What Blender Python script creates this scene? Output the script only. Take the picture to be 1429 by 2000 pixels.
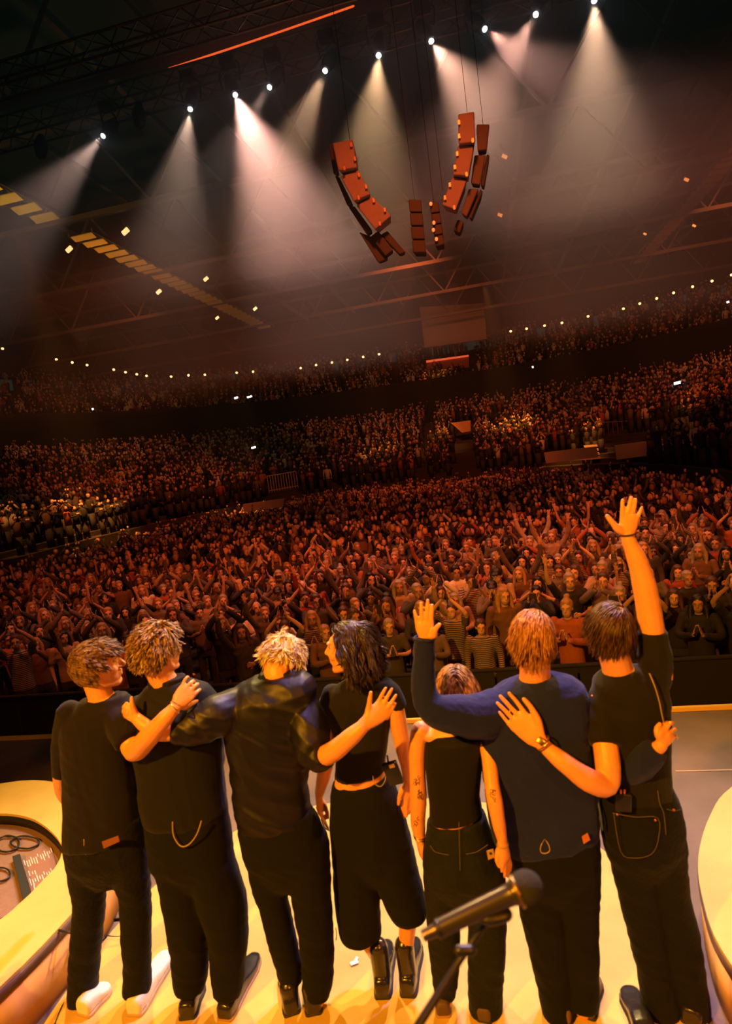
import bpy, bmesh, math, random
import numpy as np
from mathutils import Vector, Matrix, noise
for o in list(bpy.data.objects): bpy.data.objects.remove(o)
SC = bpy.context.scene
COL = SC.collection
PI = math.pi
# ------------------------------------------------------------------ camera
CAM_H = 2.5; FPX = 1200.0
YAW = math.radians(11.7); ROLL = math.radians(7.5)
PITCH = -math.atan(115*math.cos(ROLL)/FPX)
FW = Vector((-math.sin(YAW)*math.cos(PITCH), math.cos(YAW)*math.cos(PITCH), math.sin(PITCH)))
_r = FW.cross(Vector((0, 0, 1))).normalized(); _u = _r.cross(FW)
RT = _r*math.cos(ROLL)-_u*math.sin(ROLL); UP = _r*math.sin(ROLL)+_u*math.cos(ROLL)
CAMP = Vector((0, 0, CAM_H))
cam = bpy.data.cameras.new('camera'); camo = bpy.data.objects.new('camera', cam); COL.objects.link(camo)
m = Matrix((RT, UP, -FW)).transposed().to_4x4(); m.translation = CAMP; camo.matrix_world = m
cam.sensor_fit = 'VERTICAL'; cam.sensor_height = 36.0; cam.lens = 36.0*FPX/2000.0
cam.clip_start = 0.05; cam.clip_end = 300
cam.dof.use_dof = True; cam.dof.focus_distance = 9.0; cam.dof.aperture_fstop = 2.8
SC.camera = camo
SC.view_settings.view_transform = 'Standard'; SC.view_settings.look = 'None'
SC.view_settings.exposure = 0.0; SC.view_settings.gamma = 1.0; SC.view_settings.use_curve_mapping = False
# ------------------------------------------------------------------ world
w = bpy.data.worlds.new('world'); SC.world = w; w.use_nodes = True
bg = w.node_tree.nodes['Background']; bg.inputs[0].default_value = (0.35, 0.75, 0.6, 1); bg.inputs[1].default_value = 0.022
# ------------------------------------------------------------------ lights of the rig, with a few added fills
def aim(o, target):
    d = Vector(target)-o.location
    o.rotation_euler = d.to_track_quat('-Z', 'Y').to_euler()
def spot(name, loc, target, power, color, size=40, blend=1.0, rad=0.1):
    l = bpy.data.lights.new(name, 'SPOT'); l.energy = power; l.color = color
    l.spot_size = math.radians(size); l.spot_blend = blend; l.shadow_soft_size = rad
    o = bpy.data.objects.new(name, l); COL.objects.link(o); o.location = loc; aim(o, target); return o
def area(name, loc, target, power, color, sx, sy):
    l = bpy.data.lights.new(name, 'AREA'); l.energy = power; l.color = color; l.shape = 'RECTANGLE'; l.size = sx; l.size_y = sy
    o = bpy.data.objects.new(name, l); COL.objects.link(o); o.location = loc; aim(o, target); return o
# amber key from the rig behind and above the camera
spot('amber_key_light', (-3.6, -3.2, 6.2), (-0.9, 2.6, 0.9), 4700, (1.0, 0.36, 0.015), 50, .7, .12)
spot('amber_fill_light', (3.2, -2.6, 5.0), (0.0, 2.6, 0.9), 800, (1.0, 0.26, 0.015), 48, .8, .2)
# back light from the audience side (over the stage lip), warm and pale
spot('stage_lip_light', (-4.2, 8.2, 8.0), (-1.2, 2.2, 0.2), 3000, (1.0, 0.64, 0.20), 42, .5, .06)
spot('stage_lip_light', (-0.4, 8.6, 8.4), (-0.7, 2.2, 0.2), 3000, (1.0, 0.66, 0.22), 40, .5, .06)
spot('stage_lip_light', (3.4, 8.2, 8.0), (0.2, 2.2, 0.2), 3000, (1.0, 0.64, 0.20), 42, .5, .06)
spot('lavender_top_light', (0.8, 6.2, 8.6), (-0.3, 2.6, 1.4), 3400, (0.60, 0.38, 1.0), 46, .8, .2)
# red wash on the audience, from the rig over the stage
RED = (1.0, 0.14, 0.022)
spot('audience_red_wash', (-6, 6.5, 9.5), (-8, 15.5, -1.5), 2340, RED, 84, .9, .3)
spot('audience_red_wash', (0, 6.5, 9.5), (-2, 15.5, -1.5), 3588, RED, 84, .9, .3)
spot('audience_red_wash', (5, 6.5, 9.5), (4, 16, -1.5), 2652, RED, 84, .9, .3)
spot('audience_red_wash', (-2, 24.8, 12.3), (-3, 38, 0), 5070, RED, 70, .9, .3)
spot('audience_red_wash', (-11, 24.8, 12.3), (-20, 34, 0), 3705, RED, 70, .9, .3)
spot('audience_red_wash', (7, 25.2, 12.3), (10, 44, 2), 4446, RED, 70, .9, .3)
spot('upper_tier_wash', (-3, 33, 12.0), (-6, 64, 9), 5000, (1, .22, .06), 80, .9, .3)
spot('upper_tier_wash', (-17, 33, 12.0), (-34, 44, 9), 2500, (1, .26, .07), 80, .9, .3)
spot('upper_tier_wash', (13, 33, 12.0), (22, 60, 9), 2500, (1, .26, .07), 80, .9, .3)
# orange uplight catching the loudspeakers and the second truss
spot('orange_uplight', (-1.2, 6.2, -0.3), (-1.3, 11, 9.0), 1500, (1.0, 0.27, 0.13), 44, .9, .2)
area('added_teal_fill', (-5, 34, 18.5), (-5, 34, 0), 110, (.30, 1.0, .75), 40, 30)  # unseen fill lamp, added to tint the dark hall green
spot('added_truss_fill', (-1.0, 19.6, 9.0), (-1.0, 22.6, 13.0), 260, (1.0, 0.22, 0.05), 125, .9, .15)  # unseen orange lamp, added to brighten the second truss chord
# ------------------------------------------------------------------ projection helpers: a ray of the photograph meets a real plane of the hall
def ray(x, y): return FW*FPX+RT*(x-714.5)+UP*(1000-y)
def atY(x, y, Y): d = ray(x, y); return CAMP+d*(Y/d.y)
def atZ(x, y, Z): d = ray(x, y); return CAMP+d*((Z-CAM_H)/d.z)
def proj(p):
    v = Vector(p)-CAMP; z = v.dot(FW)
    return 714.5+FPX*v.dot(RT)/z, 1000-FPX*v.dot(UP)/z, z
# ------------------------------------------------------------------ materials
MATS = {}
def mat(name, col, rough=.6, metal=0, bump=0, bscale=40, bstretch=(1, 1, 1), var=0, vscale=8, emit=0, spec=.5, sheen=0, objvar=False, coat=0, trans=0):
    if name in MATS: return MATS[name]
    m = bpy.data.materials.new(name); m.use_nodes = True; nt = m.node_tree; N = nt.nodes; L = nt.links
    b = N['Principled BSDF']; b.inputs['Base Color'].default_value = (*col, 1); b.inputs['Roughness'].default_value = rough
    b.inputs['Metallic'].default_value = metal; b.inputs['Specular IOR Level'].default_value = spec
    if sheen: b.inputs['Sheen Weight'].default_value = sheen
    if coat: b.inputs['Coat Weight'].default_value = coat; b.inputs['Coat Roughness'].default_value = .1
    if emit: b.inputs['Emission Color'].default_value = (*col, 1); b.inputs['Emission Strength'].default_value = emit
    tc = N.new('ShaderNodeTexCoord')
    if var:
        n = N.new('ShaderNodeTexNoise'); n.inputs['Scale'].default_value = vscale; n.inputs['Detail'].default_value = 5
        mp = N.new('ShaderNodeMapping'); mp.inputs['Scale'].default_value = bstretch
        L.new(tc.outputs['Object'], mp.inputs[0]); L.new(mp.outputs[0], n.inputs['Vector'])
        mr = N.new('ShaderNodeMapRange'); mr.inputs['From Min'].default_value = .3; mr.inputs['From Max'].default_value = .7
        mr.inputs['To Min'].default_value = 1-var; mr.inputs['To Max'].default_value = 1+var
        L.new(n.outputs['Fac'], mr.inputs['Value'])
        mx = N.new('ShaderNodeVectorMath'); mx.operation = 'SCALE'; mx.inputs[0].default_value = col
        L.new(mr.outputs[0], mx.inputs['Scale']); L.new(mx.outputs[0], b.inputs['Base Color'])
    if bump:
        n = N.new('ShaderNodeTexNoise'); n.inputs['Scale'].default_value = bscale; n.inputs['Detail'].default_value = 4
        mp = N.new('ShaderNodeMapping'); mp.inputs['Scale'].default_value = bstretch
        L.new(tc.outputs['Object'], mp.inputs[0]); L.new(mp.outputs[0], n.inputs['Vector'])
        bp = N.new('ShaderNodeBump'); bp.inputs['Strength'].default_value = bump; bp.inputs['Distance'].default_value = .02
        L.new(n.outputs['Fac'], bp.inputs['Height']); L.new(bp.outputs[0], b.inputs['Normal'])
    MATS[name] = m; return m
def stripes(name, c1, c2, scale=14):
    if name in MATS: return MATS[name]
    m = mat(name, c1, .8); nt = m.node_tree; N = nt.nodes; L = nt.links
    tc = N.new('ShaderNodeTexCoord'); wv = N.new('ShaderNodeTexWave'); wv.bands_direction = 'Z'; wv.inputs['Scale'].default_value = scale
    cr = N.new('ShaderNodeValToRGB'); cr.color_ramp.interpolation = 'CONSTANT'
    cr.color_ramp.elements[0].color = (*c1, 1); cr.color_ramp.elements[1].color = (*c2, 1); cr.color_ramp.elements[1].position = .55
    L.new(tc.outputs['Object'], wv.inputs['Vector']); L.new(wv.outputs['Fac'], cr.inputs[0]); L.new(cr.outputs[0], N['Principled BSDF'].inputs['Base Color'])
    return m
# ------------------------------------------------------------------ objects
def tag(o, label=None, cat=None, group=None, kind=None):
    if label: o['label'] = label
    if cat: o['category'] = cat
    if group: o['group'] = group
    if kind: o['kind'] = kind
    return o
def empty(name, loc=(0, 0, 0), label=None, cat=None, group=None, rz=0):
    o = bpy.data.objects.new(name, None); COL.objects.link(o); o.location = loc; o.rotation_euler.z = rz
    o.empty_display_size = .1
    bpy.context.view_layer.update()
    return tag(o, label, cat, group)
class MB:
    """collects shapes for one mesh"""
    def __init__(s): s.v = []; s.f = []
    def ring_loft(s, rings, cap=True, closed=False):
        n = len(rings[0]); b = len(s.v)
        for r in rings: s.v += [tuple(p) for p in r]
        R = len(rings)
        for i in range(R-1 if not closed else R):
            a = b+i*n; c = b+((i+1) % R)*n
            for j in range(n):
                k = (j+1) % n; s.f.append((a+j, a+k, c+k, c+j))
        if cap and not closed:
            for i, flip in ((0, True), (R-1, False)):
                cpt = sum((Vector(p) for p in rings[i]), Vector())/n
                s.v.append(tuple(cpt)); ci = len(s.v)-1; a = b+i*n
                for j in range(n):
                    k = (j+1) % n
                    s.f.append((ci, a+k, a+j) if flip else (ci, a+j, a+k))
        return s
    def tube(s, pts, rad, n=12, flat=1.0, fdir=None, rounded=True):
        """smooth tube through pts; flat<1 squeezes it along fdir"""
        pts = [Vector(p) for p in pts]
        if not isinstance(rad, (list, tuple)): rad = [rad]*len(pts)
        P = []; Rr = []
        m_ = len(pts)
        for i in range(m_-1):
            p0 = pts[max(i-1, 0)]; p1 = pts[i]; p2 = pts[i+1]; p3 = pts[min(i+2, m_-1)]
            k = 4 if m_ > 2 else 2
            for j in range(k):
                t = j/k
                P.append(.5*((2*p1)+(p2-p0)*t+(2*p0-5*p1+4*p2-p3)*t*t+(3*p1-p0-3*p2+p3)*t**3))
                tt = t*t*(3-2*t); Rr.append(rad[i]*(1-tt)+rad[i+1]*tt)
        P.append(pts[-1]); Rr.append(rad[-1])
        if rounded:
            d0 = (P[0]-P[1]).normalized(); d1 = (P[-1]-P[-2]).normalized()
            A = [(P[0]+d0*Rr[0]*math.sin(a), Rr[0]*math.cos(a)) for a in (1.35, .95, .5)]
            B = [(P[-1]+d1*Rr[-1]*math.sin(a), Rr[-1]*math.cos(a)) for a in (.5, .95, 1.35)]
            if rounded == 'start': B = []
            P = [a[0] for a in A]+P+[x[0] for x in B]; Rr = [a[1] for a in A]+Rr+[x[1] for x in B]
        up = Vector(fdir).normalized() if fdir is not None else None
        rings = []; prev = None
        for i, p in enumerate(P):
            t = (P[min(i+1, len(P)-1)]-P[max(i-1, 0)])
            if t.length < 1e-9: t = Vector((0, 0, 1))
            t.normalize()
            if up is not None: a = (up-t*up.dot(t))
            elif prev is None: a = Vector((0, 1, 0)) if abs(t.y) < .9 else Vector((1, 0, 0)); a = a-t*a.dot(t)
            else: a = prev-t*prev.dot(t)
            if a.length < 1e-6: a = prev or Vector((1, 0, 0))
            a.normalize(); prev = a; b2 = t.cross(a)
            rings.append([p+a*(Rr[i]*flat*math.cos(q))+b2*(Rr[i]*math.sin(q)) for q in (2*PI*j/n for j in range(n))])
        return s.ring_loft(rings)
    def ell(s, c, r, M=None, nu=16, nv=10):
        c = Vector(c); rings = []
        for i in range(1, nv):
            ph = PI*i/nv
            ring = []
            for j in range(nu):
                th = 2*PI*j/nu
                q = Vector((r[0]*math.sin(ph)*math.cos(th), r[1]*math.sin(ph)*math.sin(th), -r[2]*math.cos(ph)))
                ring.append(c+(M @ q if M else q))
            rings.append(ring)
        return s.ring_loft(rings)
    def box(s, c, h, M=None, bev=0):
        c = Vector(c); b = len(s.v)
        for x in (-1, 1):
            for y in (-1, 1):
                for z in (-1, 1):
                    q = Vector((x*h[0], y*h[1], z*h[2])); s.v.append(tuple(c+(M @ q if M else q)))
        for f in ((0, 1, 3, 2), (4, 6, 7, 5), (0, 4, 5, 1), (2, 3, 7, 6), (0, 2, 6, 4), (1, 5, 7, 3)): s.f.append(tuple(b+i for i in f))
        return s
    def bar(s, a, b, hw, hh=None):
        a = Vector(a); b = Vector(b); d = b-a; L = d.length; d.normalize()
        u = d.cross(Vector((0, 0, 1)))
        if u.length < 1e-4: u = Vector((1, 0, 0))
        u.normalize(); v = u.cross(d)
        M = Matrix((d, u, v)).transposed()
        return s.box((a+b)/2, (L/2, hw, hh or hw), M)
    def prism(s, poly, z0, z1):
        b = len(s.v); n = len(poly)
        for z in (z0, z1): s.v += [(p[0], p[1], z) for p in poly]
        for j in range(n):
            k = (j+1) % n; s.f.append((b+j, b+k, b+n+k, b+n+j))
        s.f.append(tuple(b+j for j in reversed(range(n)))); s.f.append(tuple(b+n+j for j in range(n)))
        return s
    def mesh(s, name):
        me = bpy.data.meshes.new(name); me.from_pydata(s.v, [], s.f); me.update(); return me
    def build(s, name, material, parent=None, smooth=True, bevel=0, sub=0):
        me = s.mesh(name)
        bm = bmesh.new(); bm.from_mesh(me); bmesh.ops.recalc_face_normals(bm, faces=bm.faces); bm.to_mesh(me); bm.free()
        return link(name, me, material, parent, smooth, bevel)
def link(name, me, material, parent=None, smooth=True, bevel=0):
    if smooth: me.polygons.foreach_set('use_smooth', [True]*len(me.polygons))
    o = bpy.data.objects.new(name, me); COL.objects.link(o)
    if material: me.materials.append(material)
    if parent is not None:
        o.parent = parent; o.matrix_parent_inverse = parent_inv(parent)
    if bevel:
        b = o.modifiers.new('bevel', 'BEVEL'); b.width = bevel; b.segments = 2; b.limit_method = 'ANGLE'
    return o
def parent_inv(p):
    if p.type == 'EMPTY': return (Matrix.Translation(p.location) @ p.rotation_euler.to_matrix().to_4x4()).inverted()
    return Matrix.Identity(4)
def union_mesh(mb, voxel, name='m', smooth_it=2, fold=0, fscale=(9, 9, 3), seed=0, mask=None, fold2=0):
    """one continuous skin round all shapes of mb; folds press into the cloth along its normals"""
    me = mb.mesh(name); bm = bmesh.new(); bm.from_mesh(me); bmesh.ops.recalc_face_normals(bm, faces=bm.faces); bm.to_mesh(me); bm.free()
    o = bpy.data.objects.new(name, me); COL.objects.link(o)
    r = o.modifiers.new('r', 'REMESH'); r.mode = 'VOXEL'; r.voxel_size = voxel
    sm = o.modifiers.new('s', 'SMOOTH'); sm.iterations = smooth_it; sm.factor = .6
    dg = bpy.context.evaluated_depsgraph_get(); out = bpy.data.meshes.new_from_object(o.evaluated_get(dg)); out.name = name
    bpy.data.objects.remove(o); bpy.data.meshes.remove(me)
    if fold:
        n = len(out.vertices); co = np.empty(n*3); out.vertices.foreach_get('co', co); co = co.reshape(-1, 3)
        no = np.empty(n*3); out.vertex_normals.foreach_get('vector', no); no = no.reshape(-1, 3)
        d = np.empty(n); fx, fy, fz = fscale
        for i in range(n):
            x, y, z = co[i]
            wx = noise.noise((x*3+seed, y*3, z*3))*.9
            q = noise.noise((x*fx+wx+seed*3.1, y*fy, z*fz+wx*1.5+x*fx*.35))
            rdg = 1-abs(q)*2.4
            d[i] = rdg*.6+.5*noise.noise((x*fx*.5, y*fy*.5, z*fz*.7+seed))
            if fold2: d[i] += fold2*(1-2.2*abs(noise.noise((x*4+seed, y*4, z*16+x*8))))
        if mask is not None: d *= np.array([mask(c) for c in co])
        co += no*(d[:, None]*fold); out.vertices.foreach_set('co', co.ravel()); out.update()
    return out
def frame(yaw, pitch=0, roll=0):
    """head frame: +Y looks ahead; yaw>0 turns to the left, pitch<0 bows"""
    return (Matrix.Rotation(math.radians(yaw), 3, 'Z') @ Matrix.Rotation(math.radians(pitch), 3, 'X') @ Matrix.Rotation(math.radians(roll), 3, 'Y'))
# ------------------------------------------------------------------ people: builders
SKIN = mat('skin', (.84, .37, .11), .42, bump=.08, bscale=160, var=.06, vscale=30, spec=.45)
NAIL = mat('nail', (.85, .6, .5), .3)
class Fig:
    """a standing performer; points are given on the photograph and by how far (m) they lie behind the figure's own plane"""
    def __init__(s, Y0, label):
        s.Y = Y0; s.label = label; s.body = MB()
    def P(s, x, y, d=0): return atY(x, y, s.Y+d)
    def k(s, x, y, d=0): return proj(s.P(x, y, d))[2]/FPX
    def sec(s, xl, xr, y, th, d=0, q=1.0, tilt=.13, n=28, e=2.3):
        h = (xr-xl)/2; a = s.P(xl, y+h*tilt, d); b = s.P(xr, y-h*tilt, d)
        c = (a+b)/2; hv = (b-a)/2*q; tv = Vector((0, th*q, 0)); out = []
        for j in range(n):
            t = 2*PI*j/n; cx, sx = math.cos(t), math.sin(t)
            cx = math.copysign(abs(cx)**(2/e), cx); sx = math.copysign(abs(sx)**(2/e), sx)
            out.append(c+hv*cx+tv*sx)
        return out
    def loft(s, mb, secs, q=1.0, tilt=.13, e=2.3):
        mb.ring_loft([s.sec(*t, q=q, tilt=tilt, e=e) if len(t) == 5 else s.sec(*t, 0, q=q, tilt=tilt, e=e) for t in secs])
    def tube(s, mb, pts, q=1.0, flat=1.0, n=14):
        """pts: (x, y, depth, half width in px)"""
        mb.tube([s.P(*p[:3]) for p in pts], [p[3]*s.k(*p[:3])*q for p in pts], n=n, flat=flat, fdir=(0, 1, 0) if flat != 1 else None, rounded='start' if getattr(s, 'hems', False) else True)
    def hand(s, mb, wrist, fingers, thumb, r=.0083, wr=.026, nails=None):
        """fingers: lists of (x, y, d) from knuckle to tip, index finger first; thumb: base, mid, tip"""
        W = s.P(*wrist); K = [s.P(*f[0]) for f in fingers]
        mid = sum(K, Vector())/len(K); ax = (mid-W); L = ax.length; ax.normalize()
        wd = (K[0]-K[-1]); wd = wd-ax*wd.dot(ax); hw = wd.length/2+.009; wd.normalize(); nrm = ax.cross(wd)
        rings = []
        for t, hw_, th in ((-.12, wr, .019), (.08, wr*1.04, .018), (.3, hw*.88, .0175), (.6, hw*1.0, .0155), (.88, hw*1.02, .0135), (1.04, hw*.97, .0105)):
            c = W+ax*(L*t)
            rings.append([c+wd*(hw_*math.cos(q))+nrm*(th*math.sin(q)) for q in (2*PI*j/20 for j in range(20))])
        mb.ring_loft(rings)
        for i, f in enumerate(fingers):
            pts = [s.P(*p) for p in f]; rr = r*(1.0, 1.04, 1.0, .88)[i]
            back = pts[0]-(pts[1]-pts[0]).normalized()*.02
            if len(pts) == 2: pts = [pts[0], pts[0].lerp(pts[1], .45), pts[0].lerp(pts[1], .72), pts[1]]
            rad = [rr*1.12]+[rr*(1.1-.28*j/(len(pts)-1)) for j in range(len(pts))]
            mb.tube([back]+pts, rad, n=10)
        tp = [s.P(*p) for p in thumb]
        mb.tube([W.lerp(tp[0], .35)]+tp, [r*1.5, r*1.75, r*1.28, r*1.0], n=10)
    def head(s, x, y, yaw, pitch=0, roll=0, d=0, sc=1.0):
        """skull with face: brow, nose, lips, chin, ears; eyes come as their own part"""
        c = s.P(x, y, d); M = frame(yaw, pitch, roll); mb = s.body; s.hc = c; s.hM = M; s.hs = sc
        def L(px, py, pz): return c+M @ (Vector((px, py, pz))*sc)
        def e(p, r, R=None): mb.ell(L(*p), [q*sc for q in r], M if R is None else M @ R, 20, 12)
        e((0, -.012, .028), (.076, .096, .090)); e((0, .022, .0), (.066, .072, .085))
        e((0, .034, -.050), (.054, .056, .058)); e((0, .066, -.088), (.024, .022, .020))
        for sx in (-1, 1):
            mb.tube([L(sx*.060, -.004, -.030), L(sx*.052, .016, -.072), L(sx*.018, .066, -.092)], [.017*sc, .015*sc, .016*sc], n=10)
            e((sx*.036, .062, -.022), (.024, .026, .024)); e((sx*.030, .083, .034), (.024, .012, .008))
            e((sx*.012, .097, -.026), (.008, .009, .007))
            R = Matrix.Rotation(sx*.35, 3, 'Z')
            e((sx*.076, -.006, .0), (.006, .017, .030), R); e((sx*.081, -.013, .010), (.005, .013, .018), R); e((sx*.078, .0, -.022), (.006, .009, .011), R)
        e((0, .068, .044), (.040, .022, .018))
        mb.tube([L(0, .088, .026), L(0, .100, .002), L(0, .112, -.020)], [.008*sc, .0095*sc, .0115*sc], n=10)
        e((0, .108, -.024), (.011, .012, .009))
        e((0, .086, -.048), (.024, .012, .007)); e((0, .085, -.061), (.021, .012, .0075)); e((0, .076, -.054), (.030, .012, .016))
    def neck(s, x, y, d, r, y2=None):
        # from the shoulders into the skull
        a = s.P(x, y, d); b = s.hc+s.hM @ (Vector((0, -.025, -.055))*s.hs)
        s.body.tube([a-Vector((0, 0, .05)), a, a.lerp(b, .5), b], [r*1.25, r*1.08, r*.98, r], n=16)
    def finish(s, voxel=.0045, paint=None, base=None):
        me = union_mesh(s.body, voxel, 'body', 2)
        s.root = empty('person', base, s.label, 'person')
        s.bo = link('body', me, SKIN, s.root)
        e = MB(); 
        for sx in (-1, 1): e.ell(s.hc+s.hM @ (Vector((sx*.030, .0775, .016))*s.hs), [.0108*s.hs]*3, s.hM, 14, 10)
        e.build('eyes', mat('eye_white', (.30, .24, .20), .2), s.root)
        return s.root
    def cloth(s, name, build, material, voxel=.0075, fold=.0035, fscale=(9, 9, 3), seed=0, mask=None, fold2=0, smooth_it=3):
        mb = MB(); s.hems = True; build(mb); s.hems = False
        me = union_mesh(mb, voxel, name, smooth_it, fold, fscale, seed, mask, fold2)
        o = link(name, me, material, s.root); return o
    def shoe(s, heel, toe, w=.048, h=.075, material=None, sole=None, shaft=None, sole_h=.022, name='shoe', point=.6):
        """heel and toe are floor points; laced or slip-on shoe with welted sole"""
        a = Vector(heel); b = Vector(toe); a.z = b.z = 0; ax = (b-a); L = ax.length; ax.normalize(); sd = Vector((ax.y, -ax.x, 0)); up = Vector((0, 0, 1))
        prof = [(0, .62, .70), (.03, .80, .92), (.12, .92, 1.02), (.30, .90, 1.0), (.45, .88, .86), (.60, .98, .68), (.76, 1.04, .56), (.90, point+.25, .50), (.97, point, .42), (1.0, point*.45, .3)]
        def shell(mb, z0, zs, grow, prof_=prof):
            rings = []
            for t, fw, fh in prof_:
                c = a+ax*(L*t); r = []
                top = z0+(h*fh if zs is None else zs)
                for j in range(20):
                    q = 2*PI*j/20; cx = math.cos(q); sz = math.sin(q)
                    e = .75 if zs is None else .35
                    cx = math.copysign(abs(cx)**e, cx); sz2 = math.copysign(abs(sz)**(e if sz > 0 else .3), sz)
                    r.append(c+sd*((w*fw+grow)*cx)+up*(z0+(top-z0)*(sz2*.5+.5)))
                rings.append(r)
            mb.ring_loft(rings)
        u = MB(); shell(u, sole_h*.7, None, 0)
        if shaft:
            c = a+ax*(L*.2); u.tube([c+up*.04, c+up*shaft*.55, c+up*shaft]+[], [w*.95, w*.98, w*1.04], n=16)
        me = union_mesh(u, .005, name, 2); uo = link(name, me, material, s.root)
        so = MB(); shell(so, .001, sole_h, .004); so.build('sole', sole, uo)
        if sole_h < .03:
            hb = MB(); hb.tube([a+ax*.035+up*.002, a+ax*.035+up*.02], [w*.8, w*.78], n=16, rounded=False); 
        return uo, a, ax, sd, L
HAIRN = [0]
def hair(parent, c, M, rad, n, length, material, mask, style, grav=.5, curl=.0, cs=22, seed=1, width=.0045, stiff=.75, off=(0, 0, 0), jit=.012, cap=.965, name='hair', lift=.2):
    """hair: a close cap and many tapering locks that run over it and hang from it"""
    rnd = random.Random(seed); mb = MB(); rx, ry, rz = rad; off = Vector(off)
    Mi = M.transposed(); g = Mi @ Vector((0, 0, -1))
    # cap
    nu, nv = 40, 26; vid = {}
    for i in range(nv+1):
        for j in range(nu):
            ph = PI*i/nv; th = 2*PI*j/nu
            u = Vector((math.sin(ph)*math.cos(th), math.sin(ph)*math.sin(th), math.cos(ph)))
            wob = 1+.03*noise.noise(u*6+Vector((seed, 0, 0)))
            p = Vector((u.x*rx, u.y*ry, u.z*rz))*cap*wob+off
            vid[i, j] = (len(mb.v), mask(u)); mb.v.append(tuple(c+M @ p))
    for i in range(nv):
        for j in range(nu):
            k = (j+1) % nu; q = [vid[i, j], vid[i+1, j], vid[i+1, k], vid[i, k]]
            if all(t[1] for t in q): mb.f.append(tuple(t[0] for t in q))
    made = 0; tries = 0
    while made < n and tries < n*20:
        tries += 1
        z = rnd.uniform(-1, 1); th = rnd.uniform(0, 2*PI); r_ = math.sqrt(1-z*z)
        u = Vector((r_*math.cos(th), r_*math.sin(th), z))
        if not mask(u): continue
        made += 1
        lay = rnd.uniform(.0, 1.0); p = Vector((u.x*rx, u.y*ry, u.z*rz))*(.97+.03*lay)
        nrm = Vector((u.x/rx, u.y/ry, u.z/rz)).normalized()
        d = style(u, rnd); d = (d-nrm*d.dot(nrm)); d = (d.normalized() if d.length > 1e-5 else Vector((1, 0, 0)))+nrm*lift
        L = length(u, rnd) if callable(length) else length*rnd.uniform(.75, 1.15)
        steps = max(5, min(14, int(L/.011))); ds = L/steps; pts = [p.copy()]; ph0 = rnd.uniform(0, 6.28); lock = noise.noise_vector(u*3.2+Vector((seed, 2, 5)))
        for k in range(steps):
            t = k/steps
            uu = Vector((p.x/rx, p.y/ry, p.z/rz)); nn = Vector((uu.x/rx, uu.y/ry, uu.z/rz)).normalized()
            tgt = style(uu.normalized(), rnd)
            d = d*stiff+tgt*(1-stiff)+g*(grav*.35)+noise.noise_vector(p*cs+Vector((seed, 0, 0))+lock)*curl
            dd = d.normalized(); p = p+dd*ds
            uu = Vector((p.x/rx, p.y/ry, p.z/rz)); l = uu.length; lim = 1.0+lay*.05+jit*8*t*max(0, noise.noise(u*5+Vector((0, seed, 0))))
            if l < lim: p = p*(lim/max(l, 1e-4))
            d = dd; pts.append(p.copy())
        w0 = width*rnd.uniform(.6, 1.3); rings = []
        for k, q in enumerate(pts):
            t = k/(len(pts)-1); tg = (pts[min(k+1, len(pts)-1)]-pts[max(k-1, 0)]).normalized()
            uu = Vector((q.x/rx**2, q.y/ry**2, q.z/rz**2)).normalized(); sd = tg.cross(uu)
            if sd.length < 1e-4: sd = Vector((1, 0, 0))
            sd.normalize(); nn = sd.cross(tg); wd = w0*(1-.85*t**1.5)
            q2 = q+off
            rings.append([c+M @ (q2+sd*wd), c+M @ (q2+nn*wd*.4), c+M @ (q2-sd*wd), c+M @ (q2-nn*wd*.4)])
        mb.ring_loft(rings, cap=False)
    me = mb.mesh(name)
    o = link(name, me, material, parent); return o
def hairmat(name, c1, c2, rough=.38):
    m = bpy.data.materials.new(name); m.use_nodes = True; nt = m.node_tree; N = nt.nodes; L = nt.links; b = N['Principled BSDF']
    tc = N.new('ShaderNodeTexCoord'); n = N.new('ShaderNodeTexNoise'); n.inputs['Scale'].default_value = 90; n.inputs['Detail'].default_value = 3
    mp = N.new('ShaderNodeMapping'); mp.inputs['Scale'].default_value = (1, 1, .25); cr = N.new('ShaderNodeValToRGB')
    cr.color_ramp.elements[0].color = (*c1, 1); cr.color_ramp.elements[1].color = (*c2, 1); cr.color_ramp.elements[0].position = .36; cr.color_ramp.elements[1].position = .64
    L.new(tc.outputs['Object'], mp.inputs[0]); L.new(mp.outputs[0], n.inputs['Vector']); L.new(n.outputs['Fac'], cr.inputs[0]); L.new(cr.outputs[0], b.inputs['Base Color'])
    b.inputs['Roughness'].default_value = rough; b.inputs['Specular IOR Level'].default_value = .3
    return m
def scalp(front=.25, top=.5, nape=-.75, side=-.15):
    def f(u):
        if u.z < nape: return False
        if u.y > front and u.z < top: return False
        if abs(u.x) > .55 and u.y > -.12 and u.z < side: return False
        return True
    return f
def wire(name, pts, r, material, parent, closed=False, n=6):
    mb = MB(); pts = [Vector(p) for p in pts]
    mb.tube(pts, r, n=n); return mb.build(name, material, parent)
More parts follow.
